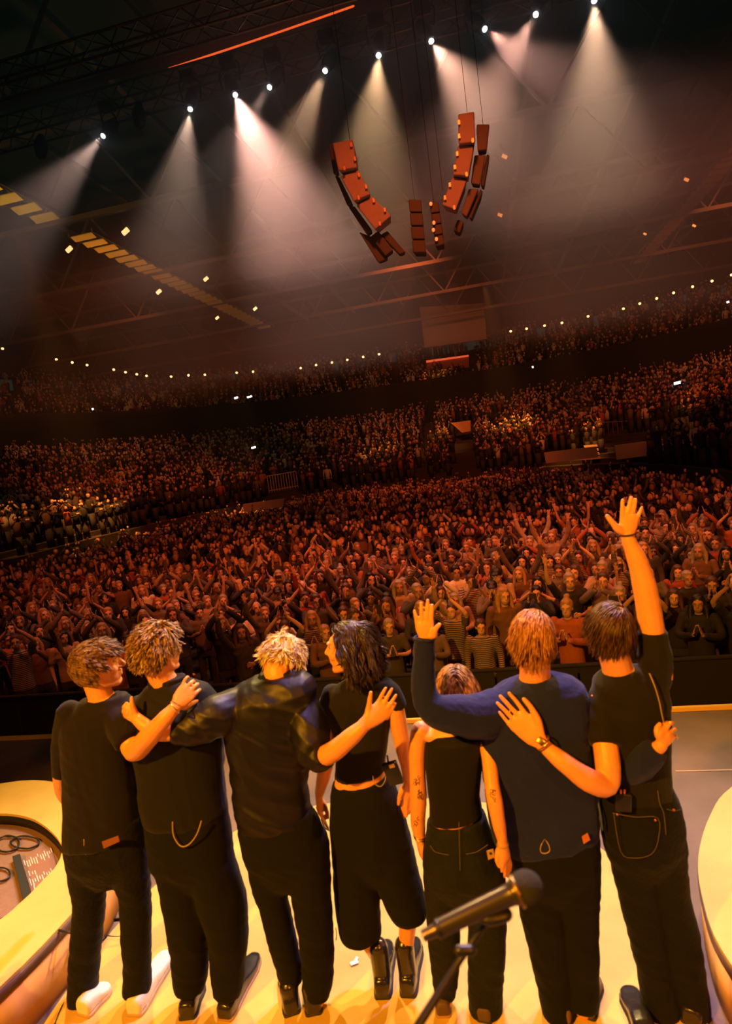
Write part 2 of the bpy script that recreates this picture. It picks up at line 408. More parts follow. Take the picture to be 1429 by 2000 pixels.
# ------------------------------------------------------------------ stage
def smooth_poly(pts, k=6, closed=True):
    pts = [Vector((p[0], p[1], 0)) for p in pts]; n = len(pts); out = []
    for i in range(n if closed else n-1):
        p0, p1, p2, p3 = pts[(i-1) % n if closed else max(i-1, 0)], pts[i], pts[(i+1) % n], pts[(i+2) % n if closed else min(i+2, n-1)]
        for j in range(k):
            t = j/k; out.append(.5*((2*p1)+(p2-p0)*t+(2*p0-5*p1+4*p2-p3)*t*t+(3*p1-p0-3*p2+p3)*t**3))
    return out
def st(name, mb, m, smooth=False, label=None): o = mb.build(name, m, None, smooth); o['kind'] = 'structure'; return o
FLOORM = mat('stage_floor_vinyl', (.16, .11, .085), .55, bump=.12, bscale=60, var=.22, vscale=2.2, spec=.3)
TANM = mat('walkway_plywood', (.58, .41, .11), .6, bump=.08, bscale=40, var=.13, vscale=3.5, spec=.3)
RISM = mat('riser_plywood', (.60, .43, .12), .6, bump=.06, bscale=40, var=.12, vscale=3, spec=.3)
mb = MB(); mb.prism([(-9, -3), (9, -3), (9, 5.42), (-9, 5.30)], -.12, 0); st('floor', mb, FLOORM)
mb = MB(); mb.prism([(-9, 5.29), (9, 5.41), (9, 5.445), (-9, 5.325)], -.06, .035)
o = st('trim_1', mb, mat('yellow_edge_strip', (.85, .55, .12), .5))
mb = MB(); mb.prism([(-9, 5.2), (9, 5.3), (9, 5.40), (-9, 5.28)], -1.5, -.121); st('wall_stage_front', mb, mat('stage_skirt', (.01, .01, .012), .9))
disc = [(-.87+1.50*math.copysign(abs(math.cos(t))**.82, math.cos(t)), 2.62+1.50*math.copysign(abs(math.sin(t))**.82, math.sin(t))) for t in [2*PI*i/72 for i in range(72)]]
mb = MB(); mb.prism(disc, .0, .012); o = mb.build('stage_disc', TANM, None, False); tag(o, 'large round tan plywood disc on the stage floor under the performers', 'stage disc')
# seams of the vinyl and a scrap of paper
for k, y_ in enumerate((4.42, 3.1)):
    mb = MB(); mb.box((5.05-k*.0, y_, .002), (4.0, .006, .002)); st('trim_%d' % (2+k), mb, mat('floor_tape', (.42, .3, .2), .6))
mb = MB(); a = atZ(692, 1882, .013); M = Matrix.Rotation(.5, 3, 'Z'); mb.box(a+Vector((0, 0, .004)), (.02, .011, .0025), M); mb.box(a+Vector((.006, .02, .005)), (.008, .014, .0025), Matrix.Rotation(-.3, 3, 'Z'))
tag(mb.build('paper_scrap', mat('white_paper', (.85, .83, .8), .8), None, False), 'small torn white paper scrap on the tan floor between the performers\' feet', 'paper')
# ---- round risers at either side
def riser(name, outer, hole, hz, h, label, well=None):
    t = empty(name, (outer[0][0], outer[0][1], 0), label, 'riser')
    O = smooth_poly(outer, 5)
    bm = bmesh.new()
    ov = [bm.verts.new((p.x, p.y, h)) for p in O]; oe = [bm.edges.new((ov[i], ov[(i+1) % len(ov)])) for i in range(len(ov))]
    ed = list(oe)
    if hole:
        Hh = smooth_poly(hole, 5); hv = [bm.verts.new((p.x, p.y, h)) for p in Hh]; ed += [bm.edges.new((hv[i], hv[(i+1) % len(hv)])) for i in range(len(hv))]
    bmesh.ops.triangle_fill(bm, edges=ed, use_beauty=True)
    bmesh.ops.solidify(bm, geom=bm.faces[:], thickness=.018)
    me = bpy.data.meshes.new('top_board'); bmesh.ops.recalc_face_normals(bm, faces=bm.faces); bm.to_mesh(me); bm.free()
    link('top_board', me, RISM, t, False)
    def band_(name, poly, z0, z1, th, m, par=t):
        c = sum(poly, Vector())/len(poly); b2 = MB()
        n = len(poly)
        inn = [p+(c-p).normalized()*th for p in poly]
        for z, P_ in ((z0, poly), (z1, poly), (z1, inn), (z0, inn)): b2.v += [(p.x, p.y, z) for p in P_]
        for i in range(n):
            k = (i+1) % n
            for a_ in range(4): b_ = ((a_+1) % 4); b2.f.append((a_*n+i, a_*n+k, b_*n+k, b_*n+i))
        return b2.build(name, m, par, True)
    band_('fascia', [p+Vector((0, 0, 0)) for p in O], .0, h-.046, .02, FASC)
    band_('edge_trim', [p+(p-sum(O, Vector())/len(O)).normalized()*.004 for p in O], h-.048, h-.002, .012, mat('dark_edge_trim', (.10, .05, .03), .5))
    if hole:
        band_('well_rim', [p+(sum(Hh, Vector())/len(Hh)-p).normalized()*.002 for p in Hh], hz, h-.001, -.012, mat('black_rim', (.012, .012, .012), .5))
        b2 = MB(); b2.prism([(p.x, p.y) for p in Hh], hz-.02, hz); b2.build('well_floor', mat('well_carpet', (.24, .15, .11), .9, bump=.3, bscale=300, var=.1, vscale=40), t, False)
    return t
FASC = mat('riser_cloth', (.62, .33, .09), .75, bump=.5, bscale=5, bstretch=(1, 1, .12), var=.18, vscale=5)
riser('stage_riser', [(-3.99, 3.9), (-3.44, 3.89), (-3.14, 3.76), (-2.73, 3.45), (-2.51, 3.18), (-2.40, 2.9), (-2.38, 2.64), (-2.42, 2.17), (-2.6, 1.5), (-3.3, .9), (-4.4, 1.0), (-5.2, 2.0), (-5.0, 3.4)],
      [(-3.9, 3.46), (-3.63, 3.50), (-3.39, 3.46), (-3.18, 3.37), (-2.96, 3.23), (-2.83, 3.11), (-2.76, 2.97), (-2.75, 2.84), (-2.75, 2.68), (-2.80, 2.50), (-3.1, 2.2), (-3.7, 2.05), (-4.3, 2.4), (-4.4, 3.1)], .235, .3,
      'round tan stage riser at the left with a sunken well holding cables')
riser('stage_riser', [(1.60, 4.0), (1.16, 3.67), (.96, 3.4), (.80, 3.07), (.73, 2.79), (.71, 2.5), (.80, 2.1), (1.0, 1.6), (1.8, 1.2), (2.8, 1.6), (3.2, 2.8), (2.6, 3.9)], None, 0, .3,
      'plain round tan stage riser cut off by the right edge')
BC = mat('black_cable', (.012, .012, .014), .5)
def cable(pts, r, label, group=None):
    mb = MB(); mb.tube([Vector(p) for p in pts], r, n=7); o = mb.build('cable', BC, None); return tag(o, label, 'cable', group)
cable([atZ(-20, 1810, .306), atZ(20, 1806, .306), atZ(60, 1810, .306), atZ(92, 1810, .306), atZ(112, 1816, .306), atZ(128, 1825, .29)+Vector((.05, 0, 0)), atZ(140, 1850, .15), atZ(150, 1905, .008), atZ(122, 1965, .008), atZ(104, 2010, .008)], .006, 'black cable running over the left riser edge and down to the floor')
cable([atZ(150, 1678, .306), atZ(120, 1690, .306), atZ(95, 1715, .30), atZ(76, 1738, .245), atZ(50, 1765, .242), atZ(20, 1785, .242), atZ(-20, 1805, .242)], .004, 'thin black cable lying across the rim of the riser well')
cable([atZ(209, 1800, .008)+Vector((-.02, 0, 0)), atZ(225, 1795, .008), atZ(245, 1794, .008), atZ(262, 1799, .008), atZ(262, 1815, .008), atZ(240, 1828, .008), atZ(222, 1830, .008), atZ(208, 1829, .008), atZ(200, 1836, .008)], .006, 'black cable loop on the floor seen between the legs of the left man')
cable([atZ(1325, 1880, .008), atZ(1312, 1874, .02), atZ(1298, 1872, .02), atZ(1280, 1874, .02)], .004, 'short black cable on the floor between the legs of the right man')
# coils in the well
for k, (cx, cy, rx, ry, lab) in enumerate(((48, 1645, 26, 20, 'oval coil of black cable in the well, right of the tangled bundle'), (14, 1648, 22, 26, 'tangled bundle of black cable at the left edge in the well'), (0, 1708, 18, 22, 'lower coil of black cable at the left edge in the well'))):
    rnd = random.Random(k); pts = []
    for i in range(46):
        a_ = i*.44; q = 1+.12*math.sin(i*.9)+rnd.uniform(-.04, .04)
        pts.append(atZ(cx+rx*q*math.cos(a_)-ry*.3*math.sin(a_), cy+ry*q*.62*math.sin(a_)-(cx*0), .243+.010*(i/46)))
    cable(pts, .0042, lab)
# black board and printed sheet in the well
a_, b_, c_, d_ = [atZ(x, y, .25) for x, y in ((25, 1678), (40, 1673), (61, 1750), (47, 1766))]
def slab(name, q, z0, z1, m, par=None):
    mb = MB(); mb.prism([(p.x, p.y) for p in q], z0, z1); return mb.build(name, m, par, False)
tag(slab('pedal_board', (a_, b_, c_, d_), .237, .27, mat('black_board', (.012, .015, .016), .6)), 'narrow black board beside the white-marked sheet in the riser well', 'board')
S = [(42, 1679), (100, 1653), (110, 1690), (62, 1745)]
Sp = [atZ(x, y, .242) for x, y in S]
sh = empty('printed_sheet', Sp[0], 'brown sheet with rows of short white bars in the riser well', 'sheet')
slab('sheet', Sp, .2355, .241, mat('brown_sheet', (.24, .13, .09), .8), sh)
wm_ = mat('white_print', (.82, .78, .72), .7); rnd = random.Random(5); ax = (atZ(100, 1653, .242)-atZ(42, 1679, .242)); ay = (atZ(62, 1745, .242)-atZ(42, 1679, .242))
for row, n_ in ((0.04, 13), (.40, 3), (.60, 12), (.84, 3)):
    for i in range(n_):
        if n_ == 3: u = .08+i*.09+rnd.uniform(0, .03)
        else: u = .05+i*.075
        ln = rnd.uniform(.07, .22)
        o_ = Sp[0]+ax*u+ay*(row+(.06 if i % 3 else 0)); e_ = o_+ay*ln; w_ = ax*.022
        if u+row*.2 > 1.02: continue
        slab('printed_bar', (o_, o_+w_, e_+w_, e_), .241, .2425, wm_, sh)
# ---- microphone on its boom, close to the camera
t = empty('microphone', atY(830, 1830, 1.05), 'black handheld-type microphone with foam head lying on a boom, closest to the camera', 'microphone')
A = atY(826, 1828, 1.00); B = atY(1022, 1735, 1.05); D = (B-A).normalized()
mb = MB(); mb.tube([A, A+D*.012, A.lerp(B, .16)], [.0095, .0105, .0125], n=20, rounded=False); mb.build('connector', mat('dark_grey_metal', (.12, .09, .09), .35, metal=.8), t)
mb = MB(); mb.tube([A.lerp(B, .165), A.lerp(B, .18), A.lerp(B, .80), A.lerp(B, .90), A.lerp(B, .96)], [.0145, .0155, .018, .021, .024], n=24, rounded=False); mb.build('body', mat('satin_black_metal', (.06, .05, .045), .3, metal=.5), t)
mb = MB(); mb.tube([A.lerp(B, .14), A.lerp(B, .175)], [.0165, .0165], n=24, rounded=False); mb.build('collar_ring', mat('black_plastic', (.012, .012, .013), .4), t)
mb = MB(); q = D.to_track_quat('Z', 'Y').to_matrix(); mb.ell(A.lerp(B, 1.02), (.029, .029, .031), q, 24, 16); mb.build('foam_head', mat('black_foam', (.02, .02, .02), .95, bump=.6, bscale=300), t)
mb = MB(); mb.tube([A.lerp(B, .92), A.lerp(B, .955)], [.0285, .0285], n=24, rounded=False); mb.build('head_ring', mat('dark_brass', (.25, .16, .05), .35, metal=.8), t)
t = empty('microphone_stand', atY(810, 2020, .98), 'thin black boom stand under the foreground microphone', 'stand')
Cc = A.lerp(B, .70)-UP*.03+FW*.012; E_ = atY(812, 2010, .93)
mb = MB(); mb.tube([A.lerp(B, .55)-UP*.012, A.lerp(B, .66)-UP*.022, A.lerp(B, .80)-UP*.03], [.012, .019, .016], n=14, flat=.7, fdir=UP); mb.build('clip', mat('black_plastic', (.012, .012, .013), .4), t)
mb = MB(); mb.tube([Cc, atY(900, 1872, 1.02), E_, E_+(E_-atY(900, 1872, 1.02))*.8], [.0055, .0065, .0075, .0075], n=12); mb.build('boom_pole', mat('black_metal', (.015, .013, .012), .4, metal=.3), t)
mb = MB(); K_ = atY(906, 1856, 1.02); mb.tube([K_-RT*.008, K_+RT*.012], [.010, .010], n=12); mb.build('knob', mat('black_plastic', (.012, .012, .013), .4), t)
mb = MB(); G_ = E_+(E_-atY(900, 1872, 1.02))*.8; mb.tube([G_, Vector((G_.x, G_.y, .02))], .011, n=12); mb.tube([Vector((G_.x, G_.y, .0)), Vector((G_.x, G_.y, .02))], [.13, .12], n=24, rounded=False); mb.build('base', mat('black_metal', (.015, .013, .012), .4, metal=.3), t)
# ------------------------------------------------------------------ hall: floor, barrier, bowl of seats, roof
CX, CY = -5.0, 22.0
def bowl(t, a, b, z=0, n=2.4):
    c, s = math.cos(t), math.sin(t)
    return Vector((CX+a*math.copysign(abs(c)**(2/n), c), CY+b*math.copysign(abs(s)**(2/n), s), z))
CONC = mat('dark_concrete', (.035, .028, .024), .85, var=.2, vscale=.4)
DARK = mat('black_masking', (.012, .011, .010), .9)
mb = MB(); mb.prism([(-60, 5.45), (50, 5.45), (50, 95), (-60, 95)], -1.7, -1.5); st('floor_audience', mb, CONC)
def tier(name, a, b, z0, rows, run, rise, front, seg=72, t0=-.35, t1=PI+.35):
    mb = MB(); V = {}
    for i in range(seg+1):
        t = t0+(t1-t0)*i/seg
        prof = [(0, z0-front)]
        for r in range(rows): prof += [(r*run, z0+r*rise), ((r+1)*run, z0+r*rise)]
        prof += [(rows*run, z0-front-.6)]
        for j, (o_, z) in enumerate(prof): V[i, j] = len(mb.v); mb.v.append(tuple(bowl(t, a+o_, b+o_, z)))
    m_ = len(prof)
    for i in range(seg):
        for j in range(m_-1): mb.f.append((V[i, j], V[i+1, j], V[i+1, j+1], V[i, j+1]))
    return st(name, mb, CONC)
tier('floor_lower_tier', 12.8, 19, .3, 20, .80, .22, 1.8)
tier('floor_upper_tier', 29.5, 37, 6.2, 14, .85, .46, 1.3)
mb = MB(); V = []
for i in range(73):
    t = -.4+(PI+.8)*i/72; V.append((len(mb.v), len(mb.v)+1)); mb.v += [tuple(bowl(t, 42.5, 50, 13.5)), tuple(bowl(t, 42.5, 50, 19.5))]
for i in range(72): mb.f.append((V[i][0], V[i+1][0], V[i+1][1], V[i][1]))
st('wall_back', mb, mat('hall_wall', (.014, .018, .014), .9))
mb = MB(); V = []
for i in range(73):
    t = -.4+(PI+.8)*i/72; V.append((len(mb.v), len(mb.v)+1)); mb.v += [tuple(bowl(t, 29.3, 35.6, -1.5)), tuple(bowl(t, 29.3, 35.6, 8.5))]
for i in range(72): mb.f.append((V[i][0], V[i+1][0], V[i+1][1], V[i][1]))
st('wall_concourse', mb, DARK)
ORDN = ['first', 'second', 'third', 'fourth', 'fifth', 'sixth', 'seventh', 'eighth', 'ninth', 'tenth', 'eleventh', 'twelfth', 'thirteenth', 'fourteenth', 'fifteenth', 'sixteenth', 'seventeenth', 'eighteenth', 'nineteenth', 'twentieth', 'twenty-first', 'twenty-second', 'twenty-third', 'twenty-fourth', 'twenty-fifth', 'twenty-sixth', 'twenty-seventh', 'twenty-eighth', 'twenty-ninth', 'thirtieth', 'thirty-first']
# roof: deck panels, ribs
mb = MB(); mb.prism([(-60, 2), (50, 2), (50, 95), (-60, 95)], 19.0, 19.3); st('ceiling', mb, mat('roof_deck', (.018, .026, .018), .85, var=.3, vscale=.25))
ROOFM = mat('roof_steel', (.11, .065, .04), .55, metal=.3)
def truss(y, z, zt, x0, x1, label, nodes=-1.65, sp=4.85, r=.10, mtl=None):
    t = empty('roof_truss', (nodes, y, z), label, 'roof truss')
    m_ = mtl or ROOFM
    mb = MB(); mb.bar((x0, y, z), (x1, y, z), r, r*1.0); mb.build('bottom_chord', m_, t, False)
    mb = MB(); mb.bar((x0, y, zt), (x1, y, zt), r*1.2, r); mb.build('top_chord', m_, t, False)
    k0 = math.ceil((x0-nodes)/sp); k1 = math.floor((x1-nodes)/sp)
    for k in range(k0, k1+1):
        x = nodes+k*sp
        for d in (-.5, .5):
            if x0 < x+sp*d < x1:
                mb = MB(); mb.bar((x, y, z), (x+sp*d, y, zt), r*.45, r*.45); mb.build('web_strut', m_, t, False)
    return t
for i, (y, lab) in enumerate(((15.5, 'roof truss nearest the stage, its lower chord lit red'), (22.6, 'second roof truss, crossing behind the hanging loudspeakers'), (30, 'third roof truss from the stage, above the floor audience'), (37.4, 'fourth roof truss from the stage, above the lower tier'), (45, 'fifth roof truss, over the back of the lower tier'), (53, 'rearmost roof truss, over the upper tier'))):
    truss(y, 13.0, 16.4, -36, 30, lab)
# purlins along the hall
for k in range(-6, 6):
    x = -1.65+k*4.85
    mb = MB(); mb.bar((x, 8, 16.6), (x, 62, 16.6), .10, .14)
    tag(mb.build('roof_purlin', ROOFM, None, False), ORDN[k+6]+' from left of the long roof beams running away from the stage', 'roof beam', 'long beams under the roof')
# near rigging: lamp truss box section above the stage lip (dark), front truss whose red-lit edge is an added glowing tube
RIG = mat('rig_aluminium', (.10, .09, .08), .4, metal=.7)
def box_truss(a, b, h, label, mtl=RIG, n=20):
    a = Vector(a); b = Vector(b); t = empty('rigging_truss', a, label, 'truss'); r = .028
    offs = [Vector((0, sy*h, sz*h)) for sy in (-1, 1) for sz in (-1, 1)]
    for o_ in offs:
        mb = MB(); mb.tube([a+o_, b+o_], r, n=8); mb.build('chord_tube', mtl, t)
    d = (b-a)/n
    for face in ((offs[0], offs[1]), (offs[2], offs[3]), (offs[0], offs[2]), (offs[1], offs[3])):
        mb = MB()
        for i in range(n):
            p, q = (face[0], face[1]) if i % 2 else (face[1], face[0])
            mb.bar(a+d*i+p, a+d*(i+1)+q, .012)
        mb.build('lacing', mtl, t, False)
    return t
box_truss((-14, 14.4, 11.55), (8, 14.4, 11.55), .26, 'long box truss carrying the row of white spotlights', n=44)
box_truss((-12, 12.2, 11.2), (6, 12.2, 11.2), .22, 'second dark box truss in front of the lamp truss', n=40)
# ---- the lamps
LAMPS = [  # pixel, beam half directions: angle from straight down (deg, + right), angle size, power, colour, toward-camera tilt
    (200, 267, -36, 48, 1.0, (1, .62, .52)), (371, 215, -4, 50, .75, (1, .64, .48)), (460, 187, 24, 62, 4.2, (1, .50, .40)), (525, 172, -28, 40, .35, (1, .62, .52)),
    (634, 140, -20, 44, .95, (1, .55, .32)), (739, 110, -2, 56, 1.15, (1, .58, .30)), (843, 82, 32, 66, 1.7, (1, .52, .36)), (948, 58, 50, 60, .95, (1, .48, .38)),
    (1045, 30, -28, 46, .95, (1, .50, .38)), (1160, 3, 0, 54, 1.5, (1, .60, .38))]
names = ['leftmost', 'second from left, small beam', 'third from left, the brightest, widest pink beam', 'fourth, small one just right of the brightest', 'fifth from left, beam leaning left', 'sixth, beam straight down over the left loudspeakers', 'seventh, beam leaning right towards the right loudspeakers', 'eighth from left, beam thrown to the right', 'ninth, beam crossing leftwards', 'tenth, cut by the top edge']
LENS = mat('lamp_lens', (.86, .88, 1.0), .2, emit=9)
HAZE_P = 760
for (x, y, ang, size, pw, colr), nm in zip(LAMPS, names):
    p = atZ(x, y, 10.6); p.y = p.y
    t = empty('stage_light', p, 'white spotlight on the lamp truss: '+nm, 'stage light', None)
    a_ = math.radians(ang-ROLL*57.3*.0)
    d = (RT*math.sin(a_)-UP*math.cos(a_)); d = Vector((d.x, d.y-.12, d.z)).normalized()
    q = d.to_track_quat('-Z', 'Y').to_matrix()
    mb = MB(); mb.tube([p-d*.06, p-d*.25, p-d*.50], [.09, .15, .10], n=18, rounded=False); mb.build('lamp_head', mat('black_plastic', (.012, .012, .013), .4), t)
    mb = MB(); mb.ell(p-d*.02, (.055, .055, .045), q, 16, 10); mb.build('lens', LENS, t)
    mb = MB(); s_ = d.cross(Vector((0, 1, 0))).normalized(); c_ = p-d*.28
    mb.tube([c_-s_*.22, c_-s_*.22+Vector((0, 0, .38)), c_+s_*.22+Vector((0, 0, .38)), c_+s_*.22], .022, n=8); mb.build('yoke', mat('black_plastic', (.012, .012, .013), .4), t)
    mb = MB(); mb.box(c_+Vector((0, 0, .48)), (.16, .12, .08)); mb.build('base', mat('black_plastic', (.012, .012, .013), .4), t, False)
    spot('lamp_beam', p+d*.06, p+d*5, HAZE_P*pw, colr, size*.82, 1.0, .05)
# idle lamps
for x, y in ((272, 240), (80, 300)):
    p = atZ(x, y, 10.7); mb = MB(); mb.tube([p, p+Vector((0, .05, .2)), p+Vector((0, .1, .4))], [.13, .16, .10], n=16)
    t = empty('stage_light', p, 'unlit lamp hanging dark beside the %s spotlight' % ('second' if x > 200 else 'leftmost'), 'stage light'); mb.build('lamp_head', mat('black_plastic', (.012, .012, .013), .4), t)
    mb = MB(); mb.ell(p-Vector((0, .02, .02)), (.09, .09, .03)); mb.build('lens', mat('dark_lens', (.05, .03, .02), .1), t)
# red light on the first truss chord, put in as an emissive tube
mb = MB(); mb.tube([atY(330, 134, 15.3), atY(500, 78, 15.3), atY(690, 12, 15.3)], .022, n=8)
tag(mb.build('added_chord_glow', mat('red_glow', (1, .12, .02), .3, emit=1.6), None), 'thin glowing tube added for the red light along the nearest roof truss', 'added glow')
# ---- loudspeaker arrays
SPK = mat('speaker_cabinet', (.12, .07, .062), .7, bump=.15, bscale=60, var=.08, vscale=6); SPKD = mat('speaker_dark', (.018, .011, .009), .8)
YS = 10.9
def module(t, q, Y, dep, m_, name='speaker_cabinet', taper=.8):
    a = [atY(x, y, Y+dy) for (x, y), dy in zip(q, (0, 0, 0, 0))]; c = sum(a, Vector())/4
    b = [c+(p-c)*taper+Vector((.0, dep, 0)) for p in a]
    mb = MB(); mb.v = [tuple(p) for p in a+b]; mb.f = [(0, 1, 2, 3), (7, 6, 5, 4)]+[(i, (i+1) % 4, 4+(i+1) % 4, 4+i) for i in range(4)]
    o = mb.build(name, m_, t, False, bevel=.02); return o
def hinge(t, x, y, Y):
    mb = MB(); p = atY(x, y, Y); mb.box(p, (.018, .014, .034)); mb.build('hinge', mat('hinge_metal', (.3, .16, .08), .4, metal=.5), t, False)
t = empty('line_array', atY(670, 270, YS), 'left curved stack of hanging loudspeakers with three lit cabinets', 'loudspeaker')
for k, q in enumerate((((649, 279), (688, 271), (697, 327), (660, 333)), ((664, 344), (700, 331), (723, 379), (690, 393)), ((695, 401), (725, 382), (764, 421), (732, 448)))):
    module(t, q, YS+.1*k, .42, SPK)
    for hx, hy in ((.35, .96), (.9, .2), (.97, .7)):
        a0 = Vector((*q[0], 0)); a1 = Vector((*q[1], 0)); a2 = Vector((*q[2], 0)); a3 = Vector((*q[3], 0)); p = a0.lerp(a1, hx).lerp(a3.lerp(a2, hx), hy); hinge(t, p.x, p.y, YS+.1*k-.03)
for k, q in enumerate((((640, 282), (647, 280), (657, 335), (651, 340)), ((653, 342), (662, 345), (687, 395), (678, 402)), ((680, 404), (692, 402), (727, 450), (716, 458)), ((722, 462), (738, 450), (768, 488), (752, 500)), ((742, 458), (756, 450), (792, 492), (780, 497)), ((700, 452), (726, 462), (758, 505), (738, 513)))):
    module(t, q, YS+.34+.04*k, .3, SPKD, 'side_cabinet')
def chain(t, x, y, Y, r_=.005):
    p = atY(x, y, Y); mb = MB(); mb.tube([p, Vector((p.x, p.y, 11.0))], r_, n=6); mb.build('hanging_chain', SPKD, t)
chain(t, 683, 274, YS+.2)
t = empty('line_array', atY(910, 217, YS), 'right curved stack of hanging loudspeakers with a second column beside it', 'loudspeaker')
for k, q in enumerate((((894, 222), (926, 217), (928, 277), (895, 281)), ((894, 283), (926, 284), (915, 344), (884, 341)), ((883, 344), (912, 351), (890, 410), (862, 400)))):
    module(t, q, YS+.1*k, .40, SPK)
    for hx, hy in ((.85, .95), (.05, .3), (.05, .75)):
        a0 = Vector((*q[0], 0)); a1 = Vector((*q[1], 0)); a2 = Vector((*q[2], 0)); a3 = Vector((*q[3], 0)); p = a0.lerp(a1, hx).lerp(a3.lerp(a2, hx), hy); hinge(t, p.x, p.y, YS+.1*k-.03)
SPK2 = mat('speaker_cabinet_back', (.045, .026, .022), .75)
for k, q in enumerate((((930, 242), (956, 242), (951, 292), (932, 294)), ((926, 302), (949, 302), (937, 361), (919, 358)), ((915, 368), (935, 368), (911, 424), (900, 416)), ((950, 300), (956, 302), (945, 365), (938, 362)), ((938, 368), (943, 372), (920, 428), (914, 424)), ((893, 428), (906, 432), (898, 455), (885, 450)))):
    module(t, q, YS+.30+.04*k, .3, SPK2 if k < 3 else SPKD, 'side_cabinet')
chain(t, 912, 219, YS+.2); chain(t, 943, 243, YS+.4); chain(t, 864, 372, YS+.2, .004)
for (q, lab) in (([(797, 388), (822, 388), (832, 494), (806, 494)], 'dark straight loudspeaker column hanging between the two curved stacks'), ([(838, 395), (856, 393), (868, 478), (850, 482)], 'narrower dark loudspeaker column with orange pilot lamps, right of the straight one')):
    t = empty('speaker_column', atY(*q[0], 11.3), lab, 'loudspeaker')
    for j in range(4):
        a0 = [Vector((*p, 0)) for p in q]; u0 = j/4+.01; u1 = (j+1)/4-.01
        qq = [tuple(a0[0].lerp(a0[3], u0))[:2], tuple(a0[1].lerp(a0[2], u0))[:2], tuple(a0[1].lerp(a0[2], u1))[:2], tuple(a0[0].lerp(a0[3], u1))[:2]]
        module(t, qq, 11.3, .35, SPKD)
    chain(t, (q[0][0]+q[1][0])/2, q[0][1]+4, 11.4)
    if 'pilot' in lab:
        for (x, y) in ((841, 398), (847, 435), (846, 449), (852, 467)):
            mb = MB(); mb.ell(atY(x, y, 11.25), (.028, .02, .035), None, 8, 6); mb.build('pilot_lamp', mat('pilot_glow', (1, .25, .06), .4, emit=.9), t)
# ---- catwalks of slats running to the back
def catwalk(x, y0, y1, z, w_, label, sp=.8, colr=(.72, .5, .14)):
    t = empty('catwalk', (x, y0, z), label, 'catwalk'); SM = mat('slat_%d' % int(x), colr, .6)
    for s_ in (-1, 1):
        mb = MB(); mb.bar((x+s_*w_, y0-.2, z+.12), (x+s_*w_, y1+.2, z+.12), .04, .08); mb.build('side_rail', ROOFM, t, False)
    y = y0
    while y < y1:
        mb = MB(); mb.box((x, y, z), (w_*.92, sp*.21, .02), Matrix.Rotation(-.30, 3, 'X')); mb.build('slat', SM, t, False); y += sp
catwalk(-15.5, 17.2, 22.2, 13, .55, 'near left catwalk, three slats coloured as bright yellow light at the left edge', .95, (.8, .55, .12))  # yellow light on the pale slats is put into their colour
catwalk(-15.5, 24.3, 46.5, 13, .55, 'long left catwalk of slats coloured as yellow light fading towards the back')
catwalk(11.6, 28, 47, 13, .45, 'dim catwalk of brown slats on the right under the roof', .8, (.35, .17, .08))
spot('added_slat_light', (-15.5, 16.8, 9.5), (-15.5, 22.0, 13), 900, (1.0, .68, .12), 130, .8, .15)  # unseen lamps, added to brighten the catwalk slats
spot('added_slat_light', (-15.5, 22.5, 8.5), (-15.5, 30, 13), 1300, (1.0, .42, .12), 100, .9, .15)
spot('added_slat_light', (11.6, 26, 9.0), (11.6, 34, 13), 350, (1.0, .38, .12), 120, .9, .15)
# amber pools of light on parts of the stands
for x, y, D, pw, sz in ((172, 972, 31, 2600, 15), (60, 1005, 28, 500, 14), (445, 972, 36, 900, 12), (505, 992, 36, 1300, 11), (750, 905, 45, 700, 14), (860, 850, 47, 500, 16), (1000, 862, 46, 1800, 18), (1130, 885, 38, 1500, 14), (1320, 868, 36, 500, 12), (860, 770, 62, 900, 16)):
    dd_ = ray(x, y); q_ = CAMP+dd_*(D/((dd_.x**2+dd_.y**2)**.5)); spot('stand_pool_light', q_+Vector(((CX-q_.x)*.12, -3.5, 12.4-q_.z if q_.z < 5 else 17.5-q_.z)), q_, pw*9, (1, .32, .05), sz*1.5, .8, .15)
# ---- small lamps
AMB = mat('amber_glow', (1, .42, .12), .4, emit=7); WHG = mat('cool_glow', (.75, .9, 1), .4, emit=6)
for li_, (x, y) in enumerate(((5, 681), (110, 702), (141, 708), (170, 713), (222, 722), (245, 727), (267, 731), (286, 734), (334, 735.5), (368, 733), (400, 732), (462, 728), (494, 726), (587, 719), (617, 713), (648, 708), (678, 703), (709, 697), (740, 692), (997, 647), (1028, 642), (1063, 636), (1097, 630.5), (1148, 618), (1217, 603), (1249, 593), (1282, 583), (1315, 572), (1352, 560), (1390, 549), (1428, 537))):
    d = ray(x, y); dd = (d.x*d.x+d.y*d.y)**.5; p = CAMP+d*(61/dd)
    mb = MB(); mb.ell(p, (.11, .11, .10), None, 8, 6); tag(mb.build('aisle_lamp', AMB, None), ORDN[li_]+' from left of the tiny amber lamps above the upper tier', 'lamp', 'amber lamps above the upper tier')
